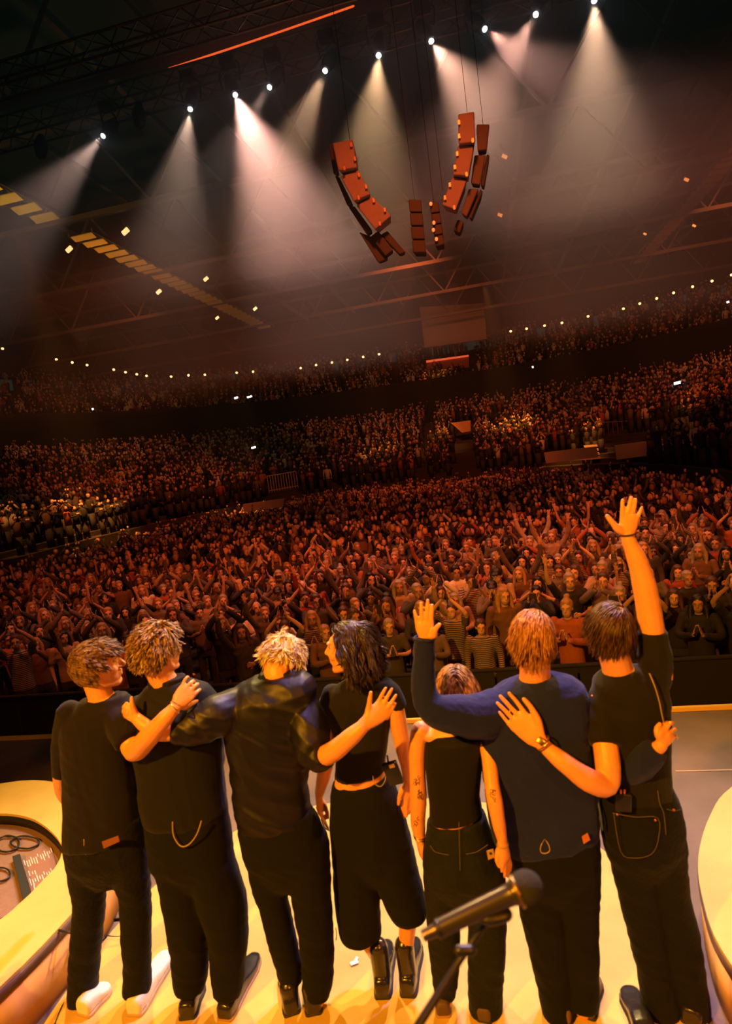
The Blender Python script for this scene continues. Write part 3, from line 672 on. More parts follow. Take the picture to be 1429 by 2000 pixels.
for x, y, s_, lab in ((245, 452, 2.2, 'angled work lamp right of the catwalk start'), (135, 487, 2.0, 'work lamp left below the catwalk'), (402, 545, 1.5, 'work lamp above the middle of the left catwalk'), (310, 570, 1.6, 'work lamp below the middle of the left catwalk'), (498, 603, 1.2, 'work lamp above the far end of the left catwalk'), (424, 621, 1.1, 'work lamp below the far end of the left catwalk'), (985, 306, 1.6, 'orange lamp right of the right loudspeakers'), (976, 420, 1.4, 'orange lamp below right of the right loudspeakers'), (1340, 351, 1.4, 'work lamp left of the right catwalk'), (1355, 441, 1.0, 'work lamp right below the right catwalk'), (1259, 457, .9, 'work lamp at the far end of the right catwalk')):
    p = atZ(x, y, 12.6); k = proj(p)[2]/FPX; t = empty('work_lamp', p, lab, 'lamp'); r_ = s_*2.2*k; M = Matrix.Rotation(.6 if x > 900 else -.5, 3, 'Y')
    mb = MB(); mb.box(p, (r_*1.5, r_*.5, r_*.8), M); mb.build('glowing_front', mat('work_glow', (1, .55, .22), .4, emit=3.0) if x < 900 else mat('work_glow_orange', (1, .30, .07), .4, emit=1.4), t, False)
    mb = MB(); mb.box(p+Vector((0, .12, .10)), (r_*1.6, .08, r_*.9), M); mb.bar(p+Vector((0, .1, .1)), p+Vector((-.1, .1, .5)), .03); mb.build('housing', SPKD, t, False)
for x, y, w_, h_, lab in ((461, 777, 5, 2, 'small white sign left of its pair on the upper tier'), (487, 775, 7, 1.8, 'wider white sign right of its pair on the upper tier'), (1322, 748, 8, 3, 'pale blue-white sign on the right upper tier'), (495, 874, 6, 2, 'small white sign at the top of the left lower tier'), (32, 918, 7, 2, 'dim greenish sign at the far left'), (1040, 717, 2, 2, 'phone torch shining in the upper tier near the middle'), (181, 799, 2, 2, 'bluish phone torch in the left upper tier'), (1421, 590, 3, 2, 'white spark of light at the right edge')):
    d = ray(x, y); dd = (d.x*d.x+d.y*d.y)**.5; p = CAMP+d*(43/dd) if y > 740 else CAMP+d*(50/dd); k = proj(p)[2]/FPX
    mb = MB(); mb.box(p, (w_*.7*k, .03, h_*.8*k), Matrix.Rotation(-.12, 3, 'Y')); tag(mb.build('lit_sign', WHG if x != 32 else mat('dim_green_glow', (.5, .6, .5), .5, emit=.25), None, False), lab, 'sign')
# ---- barrier with banner
BAR = mat('barrier_black', (.014, .013, .013), .8)
for k in range(16):
    x = -10.2+k*1.0; t = empty('crowd_barrier', (x, 7.6, -1.5), ORDN[k]+' from left of the black barrier panels before the front row', 'barrier', 'crowd barrier panels along the stage pit')
    mb = MB(); mb.box((x+.5, 7.6, -.95), (.485, .02, .53)); mb.build('panel', BAR, t, False)
    mb = MB(); mb.tube([(x, 7.6, -.40), (x+1, 7.6, -.40)], .03, n=8); mb.build('top_rail', BAR, t)
    mb = MB(); mb.box((x+.5, 7.35, -1.48), (.49, .28, .02)); mb.build('foot_plate', BAR, t, False)
cu = bpy.data.curves.new('lettering', 'FONT'); cu.body = 'ce'; cu.size = .20; cu.extrude = .004
to = bpy.data.objects.new('lettering', cu); COL.objects.link(to); dg = bpy.context.evaluated_depsgraph_get(); me = bpy.data.meshes.new_from_object(to.evaluated_get(dg)); bpy.data.objects.remove(to)
for v in me.vertices: v.co = Vector((v.co.x, -v.co.z, v.co.y))
p = atY(215, 1361, 7.56); me.transform(Matrix.Translation(p)); o = link('banner_letters', me, mat('tan_print', (.45, .27, .1), .8), None, False)
o.name = 'banner_lettering'; tag(o, 'tan letters "ce" on the black barrier between the two left men', 'lettering')
# ---- fittings in the stands
def at_d(x, y, D): d = ray(x, y); return CAMP+d*(D/((d.x*d.x+d.y*d.y)**.5))
def railing(pts, h, D, lab, n=14, m_=None, infill=0):
    t = empty('railing', at_d(*pts[0], D), lab, 'railing'); P_ = [at_d(*p, D) for p in pts]; m_ = m_ or mat('rail_paint', (.45, .36, .28), .5)
    mb = MB(); mb.tube([p+Vector((0, 0, h)) for p in P_], .03, n=6); mb.build('top_rail', m_, t)
    mb = MB(); mb.tube([p+Vector((0, 0, .1)) for p in P_], .025, n=6); mb.build('bottom_rail', m_, t)
    for i in range(n):
        u = i/(n-1)*(len(P_)-1); k = min(int(u), len(P_)-2); q = P_[k].lerp(P_[k+1], u-k)
        mb = MB(); mb.tube([q, q+Vector((0, 0, h))], .022, n=6); mb.build('baluster', m_, t)
railing([(526, 962), (582, 952)], 1.0, 38, 'pale metal railing of the tunnel in the lower tier, centre left', 12)
railing([(1180, 856), (1240, 853), (1312, 850)], 1.0, 42, 'dark railing section in the right lower tier', 14, mat('rail_dark', (.16, .10, .07), .5))
railing([(1310, 852), (1378, 846)], 1.05, 42, 'bright striped railing section in the right lower tier', 14, mat('rail_bright', (.62, .42, .28), .5))
def fitting(name, q, D, dep, lab, cat, m_):
    a = [at_d(x, y, D) for x, y in q]; mb = MB(); n = Vector((.1, 1, 0)).normalized()*dep
    mb.v = [tuple(p) for p in a]+[tuple(p+n) for p in a]; mb.f = [(0, 1, 2, 3), (7, 6, 5, 4)]+[(i, (i+1) % 4, 4+(i+1) % 4, 4+i) for i in range(4)]
    return tag(mb.build(name, m_, None, False), lab, cat)
PALE = mat('pale_panel', (.55, .42, .30), .7); PALE2 = mat('orange_lit_panel', (.6, .3, .12), .7)  # second colour carries the orange light falling on the pale counters
fitting('low_wall', [(1062, 884), (1165, 872), (1168, 893), (1066, 905)], 33, .3, 'pale low wall section left of the crew man, right lower tier', 'low wall', PALE)
fitting('low_wall', [(1200, 870), (1262, 862), (1262, 890), (1204, 898)], 33, .3, 'pale low wall section right of the crew man', 'low wall', PALE)
fitting('tunnel_wall', [(474, 985), (555, 974), (552, 990), (476, 1000)], 33, .3, 'pale wall below the tunnel railing, centre left', 'low wall', PALE)
fitting('counter', [(880, 826), (918, 821), (919, 842), (902, 845)], 48, .6, 'pale counter between blocks of the lower tier, centre', 'counter', PALE2)
fitting('counter', [(808, 798), (872, 788), (872, 796), (808, 806)], 58, .6, 'long pale ledge at the upper tier front, centre', 'counter', PALE2)
fitting('scoreboard', [(819, 600), (944, 592), (950, 662), (829, 679)], 58, .4, 'large dim grey screen hanging at the back of the hall', 'screen', mat('grey_screen', (.26, .18, .12), .7))
for k in range(4):
    fitting('stair_step', [(1140-k*3, 873+k*8-2), (1166+k*2, 870+k*8-2), (1167+k*2, 874+k*8-2), (1141-k*3, 877+k*8-2)], 38-.7*k, .6, ['topmost', 'second', 'third', 'lowest'][k]+' pale step of the small stair in the right lower tier', 'stair step', PALE)
t = empty('control_booth', at_d(833, 706, 66), 'red-lit booth window at the top of the upper tier, centre', 'booth')
def sub(name, q, D, m_, dep=.2):
    a = [at_d(x, y, D) for x, y in q]; mb = MB(); n = Vector((0, dep, 0)); mb.v = [tuple(p) for p in a]+[tuple(p+n) for p in a]; mb.f = [(0, 1, 2, 3), (7, 6, 5, 4)]+[(i, (i+1) % 4, 4+(i+1) % 4, 4+i) for i in range(4)]; return mb.build(name, m_, t, False)
sub('back_panel', [(832, 706), (915, 694), (916, 718), (834, 730)], 66, mat('booth_panel', (.35, .09, .05), .7))
sub('light_strip', [(832, 704), (915, 693), (915, 696), (832, 708)], 65.8, mat('booth_glow', (1, .14, .05), .5, emit=.7))
# ------------------------------------------------------------------ audience
RC = random.Random(77)
CSKIN = [mat('audience_skin', (.62, .38, .26), .6), mat('audience_skin_tan', (.42, .24, .15), .6)]
CHAIR = {n: mat('audience_hair_'+n, c, .5) for n, c in (('black', (.012, .009, .008)), ('brown', (.07, .035, .02)), ('blond', (.36, .22, .10)), ('grey', (.3, .26, .22)))}
TOPS = {n: mat('audience_top_'+n, c, .85) for n, c in (('black', (.012, .012, .012)), ('charcoal', (.05, .045, .045)), ('grey', (.13, .10, .09)), ('white', (.62, .56, .50)), ('cream', (.35, .25, .18)), ('rust', (.35, .10, .04)), ('red', (.26, .05, .035)), ('olive', (.09, .08, .04)), ('brown', (.13, .07, .04)), ('navy', (.025, .03, .06)))}
TOPS['striped'] = stripes('audience_top_striped', (.28, .21, .16), (.03, .025, .025), 11)
CTROU = mat('audience_trousers', (.02, .02, .024), .85)
def chand(mb, w, d, side, spread=.35, r=.0085, curl=0):
    """small hand: palm, four fingers, thumb"""
    w = Vector(w); d = Vector(d).normalized(); side = Vector(side); side = (side-d*side.dot(d)).normalized(); nr = d.cross(side)
    M = Matrix((side, nr, d)).transposed(); mb.ell(w+d*.05, (.040, .016, .052), M, 10, 8)
    for i, l in enumerate((.068, .078, .072, .055)):
        s_ = (i-1.5)*.021; dd = (d+side*(i-1.5)*spread*.35+nr*curl).normalized(); mb.tube([w+d*.085+side*s_, w+d*.085+side*s_+dd*l*.5, w+d*.085+side*s_+(dd+nr*curl).normalized()*l], r, n=6)
    mb.tube([w+d*.03-side*.03, w+d*.055-side*.055, w+d*.08-side*.065], r*1.1, n=6)
POSES = {}
def pose(key, desc, LA, RA, lh, rh, headp=0, heady=0, hold=None, lean=0): POSES[key] = dict(desc=desc, LA=LA, RA=RA, lh=lh, rh=rh, headp=headp, heady=heady, hold=hold, lean=lean)
sL, sR = (-.19, 0, 1.42), (.19, 0, 1.42)
pose('clap', 'clapping at chest height', [sL, (-.25, .10, 1.20), (-.06, .34, 1.27)], [sR, (.25, .10, 1.20), (.05, .34, 1.27)], ((.25, .3, .9), (0, 1, 0)), ((-.25, .3, .9), (0, 1, 0)))
pose('clap_high', 'clapping overhead', [sL, (-.26, .18, 1.62), (-.07, .22, 1.84)], [sR, (.26, .18, 1.62), (.07, .22, 1.84)], ((.25, .05, 1), (0, 1, 0)), ((-.25, .05, 1), (0, 1, 0)), 5)
pose('wave', 'with both arms stretched up', [sL, (-.33, .06, 1.68), (-.36, .12, 1.93)], [sR, (.33, .06, 1.68), (.38, .12, 1.93)], ((-.1, .1, 1), (1, 0, 0)), ((.1, .1, 1), (-1, 0, 0)), 4)
pose('phone', 'holding up a phone', [sL, (-.24, .22, 1.30), (-.08, .40, 1.56)], [sR, (.24, .22, 1.30), (.08, .40, 1.56)], ((.1, .1, 1), (0, 1, 0)), ((-.1, .1, 1), (0, 1, 0)), 0, 0, 'phone')
pose('stand', 'standing with arms down', [sL, (-.25, -.02, 1.15), (-.25, .08, .92)], [sR, (.25, -.02, 1.15), (.25, .08, .92)], ((0, .1, -1), (0, 1, 0)), ((0, .1, -1), (0, 1, 0)), 0, 8)
pose('one_up', 'raising one arm', [sL, (-.25, .05, 1.18), (-.08, .28, 1.15)], [sR, (.32, .10, 1.66), (.34, .16, 1.92)], ((.6, .4, .2), (0, 0, 1)), ((.05, .1, 1), (-1, 0, 0)), 4, -6)
pose('face', 'with hands at the mouth', [sL, (-.23, .20, 1.28), (-.06, .20, 1.45)], [sR, (.23, .20, 1.28), (.06, .20, 1.45)], ((.2, -.1, 1), (0, 1, 0)), ((-.2, -.1, 1), (0, 1, 0)))
pose('clap_face', 'clapping in front of the face', [sL, (-.27, .20, 1.36), (-.05, .36, 1.55)], [sR, (.27, .20, 1.36), (.05, .36, 1.55)], ((.15, .05, 1), (0, 1, 0)), ((-.15, .05, 1), (0, 1, 0)), 3, 5)
HAIRS = {'short': 'short-haired', 'long': 'long-haired', 'bun': 'bun-haired', 'bald': 'bald', 'cap': 'capped'}
MB_BODY = {}; MB_TOP = {}; MB_HAIR = {}; MB_TRO = None
def arm_pts(p): return [Vector(q) for q in p]
for key, P_ in POSES.items():
    mb = MB(); hc = Vector((0, .02, 1.60)); M = frame(P_['heady'], P_['headp'])
    mb.ell(hc+M @ Vector((0, -.01, .03)), (.078, .096, .092), M, 14, 10); mb.ell(hc+M @ Vector((0, .03, -.045)), (.058, .062, .068), M, 12, 8)
    mb.tube([hc+M @ Vector((0, .085, .03)), hc+M @ Vector((0, .105, -.02))], [.010, .013], n=6)
    for s_ in (-1, 1): mb.ell(hc+M @ Vector((s_*.078, -.005, 0)), (.010, .018, .03), M, 8, 6); mb.ell(hc+M @ Vector((s_*.032, .083, .035)), (.022, .012, .008), M, 8, 6)
    mb.ell(hc+M @ Vector((0, .088, -.052)), (.024, .012, .009), M, 8, 6)
    mb.tube([(0, 0, 1.36), (0, 0, 1.48), (0, .005, 1.56)], [.065, .052, .05], n=10)
    def ring(z, a, b, dy=0): return [Vector((a*math.cos(t), b*math.sin(t)+dy, z)) for t in [2*PI*i/16 for i in range(16)]]
    mb.ring_loft([ring(.86, .14, .09), ring(1.0, .13, .09), ring(1.15, .13, .09), ring(1.3, .16, .10), ring(1.40, .15, .08), ring(1.44, .08, .06)])
    for s_, A in ((-1, P_['LA']), (1, P_['RA'])): mb.tube(arm_pts(A), [.045, .038, .025], n=8)
    chand(mb, P_['LA'][2], *P_['lh']); chand(mb, P_['RA'][2], P_['rh'][0], -Vector(P_['rh'][1]))
    for s_ in (-1, 1): mb.tube([(s_*.08, 0, .88), (s_*.10, .0, .5), (s_*.11, -.02, .08), (s_*.12, .10, .05)], [.075, .05, .035, .035], n=8)
    MB_BODY[key] = union_mesh(mb, .011, 'audience_body', 1)
    for sl in ('long', 'tee'):
        mb = MB(); mb.ring_loft([ring(.84, .165, .115), ring(.95, .165, .12), ring(1.12, .155, .115), ring(1.3, .18, .12), ring(1.41, .17, .10), ring(1.46, .09, .07)])
        for s_, A in ((-1, P_['LA']), (1, P_['RA'])):
            a = arm_pts(A); 
            if sl == 'long': mb.tube([a[0], a[1], a[1].lerp(a[2], .93)], [.062, .055, .040], n=10)
            else: mb.tube([a[0], a[0].lerp(a[1], .7)], [.064, .058], n=10)
        MB_TOP[key, sl] = union_mesh(mb, .016, 'audience_top', 2, .008, (9, 9, 5), 3)
    for hs in ('short', 'long', 'bun', 'cap'):
        mb = MB(); c = hc+M @ Vector((0, -.022, .045))
        if hs == 'cap':
            mb.ell(hc+M @ Vector((0, -.01, .055)), (.088, .106, .085), M, 14, 10); mb.ell(hc+M @ Vector((0, .10, .055)), (.07, .07, .010), M, 12, 6)
        else:
            mb.ell(c, (.088, .098, .095), M, 14, 10); mb.ell(hc+M @ Vector((0, .028, .100)), (.064, .042, .024), M, 12, 6)
        if hs == 'long':
            for s_ in (-1, 1): mb.tube([hc+M @ Vector((s_*.075, 0, .04)), hc+M @ Vector((s_*.095, -.005, -.06)), hc+M @ Vector((s_*.10, .03, -.20))], [.03, .036, .024], n=8)
            mb.tube([c, c+Vector((0, -.05, -.13)), c+Vector((0, -.05, -.26))], [.08, .085, .05], n=10)
        if hs == 'bun': mb.ell(hc+M @ Vector((0, -.05, .155)), (.042, .042, .038), M, 10, 8)
        MB_HAIR[key, hs] = union_mesh(mb, .013, 'audience_hair', 1, .007, (22, 22, 10), 5)
mb = MB(); 
def ring(z, a, b, dy=0): return [Vector((a*math.cos(t), b*math.sin(t)+dy, z)) for t in [2*PI*i/14 for i in range(14)]]
mb.ring_loft([ring(.72, .16, .11), ring(.85, .165, .115), ring(.95, .15, .11)])
for s_ in (-1, 1): mb.tube([(s_*.085, 0, .80), (s_*.10, .0, .5), (s_*.11, -.02, .07)], [.092, .072, .062], n=10)
MB_TRO = union_mesh(mb, .02, 'audience_trousers', 2)
for d_ in (MB_BODY, MB_TOP, MB_HAIR):
    for me in d_.values(): me.polygons.foreach_set('use_smooth', [True]*len(me.polygons)); me.materials.append(None)
MB_TRO.materials.append(CTROU)
for me in (MB_TRO,): me.polygons.foreach_set('use_smooth', [True]*len(me.polygons))
pb = MB(); pb.box((0, 0, 0), (.036, .004, .075)); PH_ME = pb.mesh('phone'); PH_ME.materials.append(mat('phone_case', (.05, .04, .05), .25))
def meshob(name, me, m_, parent):
    o = bpy.data.objects.new(name, me); COL.objects.link(o); o.parent = parent
    if m_: o.material_slots[0].link = 'OBJECT'; o.material_slots[0].material = m_
    return o
# standing places on the floor
def in_bowl(x, y, a, b, n=2.4): return abs((x-CX)/a)**n+abs((y-CY)/b)**n < 1
spots = []; row = 0; y = 8.35
while y < 41:
    sp = .56 if y < 16 else .60; x = -30+RC.random()*sp
    while x < 24:
        px, py = x+RC.uniform(-.13, .13), y+RC.uniform(-.13, .13)
        if (in_bowl(px, py, 12.3, 18.5) or (py < 13 and abs(px-CX) < 12.5)) and RC.random() < (.93 if y < 30 else .97):
            u, v, z = proj((px, py, .05))
            if -25 < u < 1455 and z > 0: spots.append((px, py, row, u, v))
        x += sp
    y += .66 if y < 16 else .72; row += 1
# performers hide some of the places: skip what lies fully behind them
HID = [(135, 1262, 250, 1420), (255, 1212, 420, 1460), (440, 1330, 620, 1600), (508, 1250, 596, 1330), (650, 1225, 750, 1600), (940, 1335, 1290, 1700), (1000, 1185, 1085, 1330), (1145, 1175, 1240, 1330), (855, 1300, 930, 1600)]
def hidden(px, py):
    u, v, z = proj((px, py, .0)); 
    return any(a < u < c and b < v-12 and v+60 < d for a, b, c, d in HID)
spots = [s for s in spots if not hidden(s[0], s[1])]
spots.sort(key=lambda s: s[1])
near, far = spots[:300], spots[300:]
ORD = ['front row', 'second row', 'third row', 'fourth row', 'fifth row', 'sixth row', 'seventh row', 'eighth row', 'ninth row', 'tenth row', 'eleventh row', 'twelfth row', 'thirteenth row', 'fourteenth row', 'fifteenth row', 'sixteenth row']
MARKS = [(-10, 'at the left picture edge'), (60, 'near the left edge'), (190, 'above the brown-curled man'), (305, 'above the blond-curled man'), (430, 'between blond-curled and bowed men'), (555, 'above the bowed man'), (640, 'between bowed man and profile woman'), (705, 'above the profile woman'), (780, 'left of the navy raised hand'), (840, 'at the navy raised hand'), (900, 'above the short woman'), (960, 'left of the red-blond head'), (1040, 'above the red-blond head'), (1120, 'between the two right heads'), (1195, 'above the dark-haired waving man'), (1250, 'at the tall raised arm'), (1310, 'right of the tall raised arm'), (1360, 'far right of the raised arm'), (1425, 'at the right picture edge')]
used = set()
def label_for(h, c, sl, d, r, u):
    place = min(MARKS, key=lambda m_: abs(m_[0]-u))[1]
    top = {'long': 'jumper', 'tee': 'T-shirt'}[sl]; 
    d2 = d
    for lab in ('%s person in %s %s %s, %s' % (h, c, top, d2, place), '%s person, %s %s, %s, %s, %s' % (h, c, top, d2, ORD[min(r, 15)], place)):
        if lab not in used and len(lab.split()) <= 16: used.add(lab); return lab
    return None
COLN = ['black']*10+['charcoal']*6+['grey']*3+['white']*2+['cream']*3+['rust']*3+['red']*1+['olive']*2+['brown']*3+['navy']*3+['striped']*2
POSN = ['clap']*6+['clap_high']*5+['clap_face']*4+['wave']*2+['phone']*4+['stand']*3+['one_up']*3+['face']*2
HN = ['short']*9+['long']*10+['bun']*3+['bald']*1+['cap']*1
for (px, py, r, u, v) in near:
    for tr in range(60):
        key = RC.choice(POSN); c = RC.choice(COLN); hs = RC.choice(HN); sl = RC.choice(('long', 'long', 'tee')); hcn = RC.choice(('black', 'brown', 'brown', 'blond', 'grey') if hs != 'cap' else ('black',))
        hw = HAIRS[hs] if hs in ('bald', 'cap') else hcn+'-haired' if hs == 'short' else ('long %s-haired' % hcn if hs == 'long' else hcn+'-bunned')
        lab = label_for(hw, c, sl, POSES[key]['desc'], r, u)
        if lab and key == 'wave' and r < 4: used.discard(lab); continue
        if lab: break
    if not lab: continue
    sc = RC.uniform(.90, 1.06)
    rz = PI+math.atan2((-.6-px), (py-1.5))+RC.uniform(-.3, .3)
    t = empty('person', (px, py, -1.5), lab, 'person', 'audience standing on the floor', rz); t.scale = (sc, sc, sc)
    meshob('body', MB_BODY[key], RC.choice((CSKIN[0], CSKIN[0], CSKIN[1])), t)
    meshob('top', MB_TOP[key, sl], TOPS[c], t); meshob('trousers', MB_TRO, None, t)
    if hs != 'bald': meshob('hair' if hs != 'cap' else 'cap', MB_HAIR[key, hs], CHAIR[hcn], t)
    if key == 'phone':
        R = Matrix.Rotation(rz, 3, 'Z'); q = Vector((px, py, -1.5))+R @ (Vector((0, .41, 1.66))*sc)
        o = bpy.data.objects.new('phone', PH_ME); COL.objects.link(o); o.location = q; o.rotation_euler = (RC.uniform(-.2, .1), RC.choice((0, PI/2, 0)), rz)
        tag(o, 'dark phone held up by the '+lab.split(' holding')[0].split(', holding')[0]+', '+ORD[min(r, 15)]+' '+min(MARKS, key=lambda m_: abs(m_[0]-u))[1] if len(lab.split()) < 1 else 'phone of the '+' '.join(lab.replace(' holding up a phone', '').replace(',', '').split()[:12]), 'phone', 'phones held up in the audience')
# ---- everybody further away: one crowd, low detail, thousands of people
def lowpoly(kind, rnd):
    V = []; T = []; Cc_ = []
    def add(mb, ci):
        b = len(V); V.extend(mb.v)
        for f_ in mb.f:
            for k in range(1, len(f_)-1): T.append((b+f_[0], b+f_[k], b+f_[k+1]))
        Cc_.extend([ci]*len(mb.v))
    P_ = POSES[kind]
    mb = MB(); hc = Vector((0, .02, 1.60)); mb.ell(hc, (.08, .095, .118), None, 7, 6); add(mb, 0)
    mb = MB(); mb.ell(hc+Vector((0, -.03, .04)), (.095, .095, .10), None, 7, 6); 
    if rnd.random() < .5: mb.ell(hc+Vector((0, -.05, -.08)), (.11, .07, .14), None, 6, 5)
    add(mb, 1)
    mb = MB()
    def rg(z, a, b): return [Vector((a*math.cos(t), b*math.sin(t), z)) for t in [2*PI*i/8 for i in range(8)]]
    mb.ring_loft([rg(.8, .16, .11), rg(1.15, .155, .11), rg(1.38, .19, .11), rg(1.46, .07, .06)])
    for A in (P_['LA'], P_['RA']):
        a = arm_pts(A); b2 = MB(); dd = (a[1]-a[0]).normalized()
        rings = []
        for p, r_, w_ in ((a[0], .055, a[1]-a[0]), (a[1], .05, a[2]-a[0]), (a[1].lerp(a[2], .85), .038, a[2]-a[1])):
            w_ = Vector(w_).normalized(); s1 = w_.cross(Vector((.3, 1, .2))).normalized(); s2 = w_.cross(s1); rings.append([p+s1*r_*math.cos(t)+s2*r_*math.sin(t) for t in [2*PI*i/5 for i in range(5)]])
        mb.ring_loft(rings)
    add(mb, 2)
    mb = MB(); 
    for A, h_ in ((P_['LA'], P_['lh']), (P_['RA'], P_['rh'])): mb.ell(Vector(A[2])+Vector(h_[0]).normalized()*.07, (.045, .03, .085), None, 5, 4)
    add(mb, 0)
    mb = MB(); mb.ring_loft([rg(.0, .15, .09), rg(.82, .16, .11)]); add(mb, 3)
    return np.array(V), np.array(T), np.array(Cc_)
rr = random.Random(3); LP = [lowpoly(k, rr) for k in POSN]
cols_top = np.array([(.012, .012, .012)]*12+[(.03, .025, .025)]*7+[(.12, .09, .08)]*3+[(.55, .48, .42)]*3+[(.35, .10, .04)]*2+[(.25, .05, .04)]+[(.09, .08, .04)]+[(.13, .07, .04)]*2+[(.03, .035, .07)]*2)
cols_hair = np.array([(.012, .009, .008), (.05, .028, .018), (.10, .055, .03), (.3, .19, .09)])
cols_skin = np.array([(.62, .38, .26), (.62, .38, .26), (.50, .30, .2), (.30, .17, .11)])
places = [(s[0], s[1], -1.5) for s in far]
def tier_places(a, b, z0, rows, run, rise, skip, dens):
    out = []
    for r in range(rows):
        A, B = a+(r+.5)*run, b+(r+.5)*run; t = -.3; z = z0+r*rise
        while t < PI+.3:
            p = bowl(t, A, B); q = bowl(t+.002, A, B); dl = max((q-p).length/.002, 2.0); t += .56/dl
            if RC.random() > dens: continue
            u, v, zz = proj((p.x, p.y, z+1))
            if not (-30 < u < 1460 and zz > 0): continue
            if skip(u, v, t, r): continue
            out.append((p.x+RC.uniform(-.08, .08), p.y+RC.uniform(-.08, .08), z))
    return out
def aisle(t, r, n, w_): return abs(((t*n/PI) % 1)-.5) < w_
def skip_low(u, v, t, r):
    if aisle(t, r, 17, .045): return True
    return (516 < u < 590 and 925 < v < 975) or (455 < u < 560 and 975 < v < 1003) or (1060 < u < 1260 and 858 < v < 915) or (1175 < u < 1380 and 815 < v < 860) or (882 < u < 925 and 815 < v < 900) or (1130 < u < 1175 and 862 < v < 905)
def skip_up(u, v, t, r):
    return aisle(t, r, 22, .05) or (828 < u < 920 and 690 < v < 720)
places += tier_places(12.8, 19, .3, 20, .80, .22, skip_low, .93)
places += tier_places(29.5, 37, 6.2, 14, .85, .46, skip_up, .86)
VV = []; TT = []; CC = []; nb_ = 0
rn = np.random.RandomState(5)
for (x, y, z) in places:
    v, t, c = LP[rn.randint(len(LP))]; s_ = rn.uniform(.9, 1.06); a_ = PI+math.atan2((-.6-x), (y-1.5))+rn.uniform(-.35, .35); ca, sa = math.cos(a_), math.sin(a_)
    w_ = v*s_; X = w_[:, 0]*ca-w_[:, 1]*sa+x; Y = w_[:, 0]*sa+w_[:, 1]*ca+y
    VV.append(np.stack([X, Y, w_[:, 2]+z], 1)); TT.append(t+nb_); nb_ += len(v)
    pal = np.array([cols_skin[rn.randint(4)], cols_hair[rn.randint(4)], cols_top[rn.randint(len(cols_top))], (.02, .02, .022)]); CC.append(pal[c])
VV = np.concatenate(VV); TT = np.concatenate(TT); CC = np.concatenate(CC)
me = bpy.data.meshes.new('crowd'); me.vertices.add(len(VV)); me.vertices.foreach_set('co', VV.astype(np.float32).ravel())
me.loops.add(len(TT)*3); me.loops.foreach_set('vertex_index', TT.astype(np.int32).ravel()); me.polygons.add(len(TT))
me.polygons.foreach_set('loop_start', np.arange(0, len(TT)*3, 3, dtype=np.int32)); me.update(calc_edges=True)
at = me.attributes.new('cloth', 'FLOAT_COLOR', 'POINT'); at.data.foreach_set('color', np.concatenate([CC, np.ones((len(CC), 1))], 1).astype(np.float32).ravel())
cm = mat('crowd_clothes_and_skin', (.2, .2, .2), .8); nt = cm.node_tree; an = nt.nodes.new('ShaderNodeAttribute'); an.attribute_name = 'cloth'; nt.links.new(an.outputs['Color'], nt.nodes['Principled BSDF'].inputs['Base Color'])
co = link('crowd', me, cm, None, True); tag(co, 'thousands of standing people filling the floor and the two tiers behind the nearest rows', 'crowd', 'audience standing on the floor', 'stuff')
print('CROWD', len(near), len(places), len(VV))
# ---- haze: it hangs in layers round the lamps and thins out downwards
def haze(name, y0, y1, z0, z1, dens, lab, m_an=.25):
    hz = MB(); hz.box((-5, (y0+y1)/2, (z0+z1)/2), (50, (y1-y0)/2, (z1-z0)/2)); hm = bpy.data.materials.new(name); hm.use_nodes = True; nt = hm.node_tree; nt.nodes.remove(nt.nodes['Principled BSDF'])
    vs = nt.nodes.new('ShaderNodeVolumeScatter'); vs.inputs['Density'].default_value = dens; vs.inputs['Anisotropy'].default_value = m_an; vs.inputs['Color'].default_value = (.9, .92, .88, 1)
    nt.links.new(vs.outputs[0], nt.nodes['Material Output'].inputs['Volume'])
    ho = hz.build(name, hm, None, False); tag(ho, lab, 'haze', None, 'stuff')
haze('haze', 11.8, 16.6, 6.4, 18.8, .15, 'densest theatrical haze round the row of white spotlights')
haze('haze', 11.8, 16.6, 4.4, 6.39, .05, 'thinner layer of haze under the white spotlights')
haze('haze', 16.7, 86, 1.5, 18.8, .0016, 'very thin haze filling the back of the hall over the audience')
# ------------------------------------------------------------------ the seven performers
BLK = mat('black_cotton', (.005, .005, .0045), .8, bump=.25, bscale=14, bstretch=(1, 1, .4), var=.15, sheen=.05, spec=.25)
TEE = mat('charcoal_jersey', (.009, .008, .0065), .85, bump=.25, bscale=12, bstretch=(1, 1, .4), var=.12, sheen=.08, spec=.2)
TEE1 = mat('dark_plum_jersey', (.008, .0065, .008), .85, bump=.25, bscale=12, bstretch=(1, 1, .4), var=.12, sheen=.08, spec=.2)
NAVY = mat('navy_wool', (.012, .018, .10), .95, bump=.35, bscale=30, var=.12, sheen=.08, spec=.15)
SATIN = mat('black_satin_shirt', (.004, .0035, .0035), .5, bump=.3, bscale=9, bstretch=(1, 1, .35), spec=.42)
TROU = mat('black_trouser', (.004, .005, .005), .85, bump=.25, bscale=10, bstretch=(1, 1, .25), sheen=.02, spec=.2)
DENIM = mat('black_denim', (.005, .006, .007), .85, bump=.3, bscale=60, var=.2, vscale=20, sheen=.03, spec=.2)
GDENIM = mat('green_black_denim', (.009, .012, .008), .85, bump=.3, bscale=60, var=.2, vscale=20, sheen=.03, spec=.2)
LEATHER = mat('black_leather', (.02, .018, .02), .25, bump=.1, bscale=50, coat=.6)
SOLEB = mat('black_rubber', (.02, .02, .02), .7); WELT = mat('tan_welt', (.35, .2, .1), .6)
GOLD = mat('gold', (.9, .6, .2), .25, metal=1); STEEL = mat('steel', (.7, .7, .72), .25, metal=1)
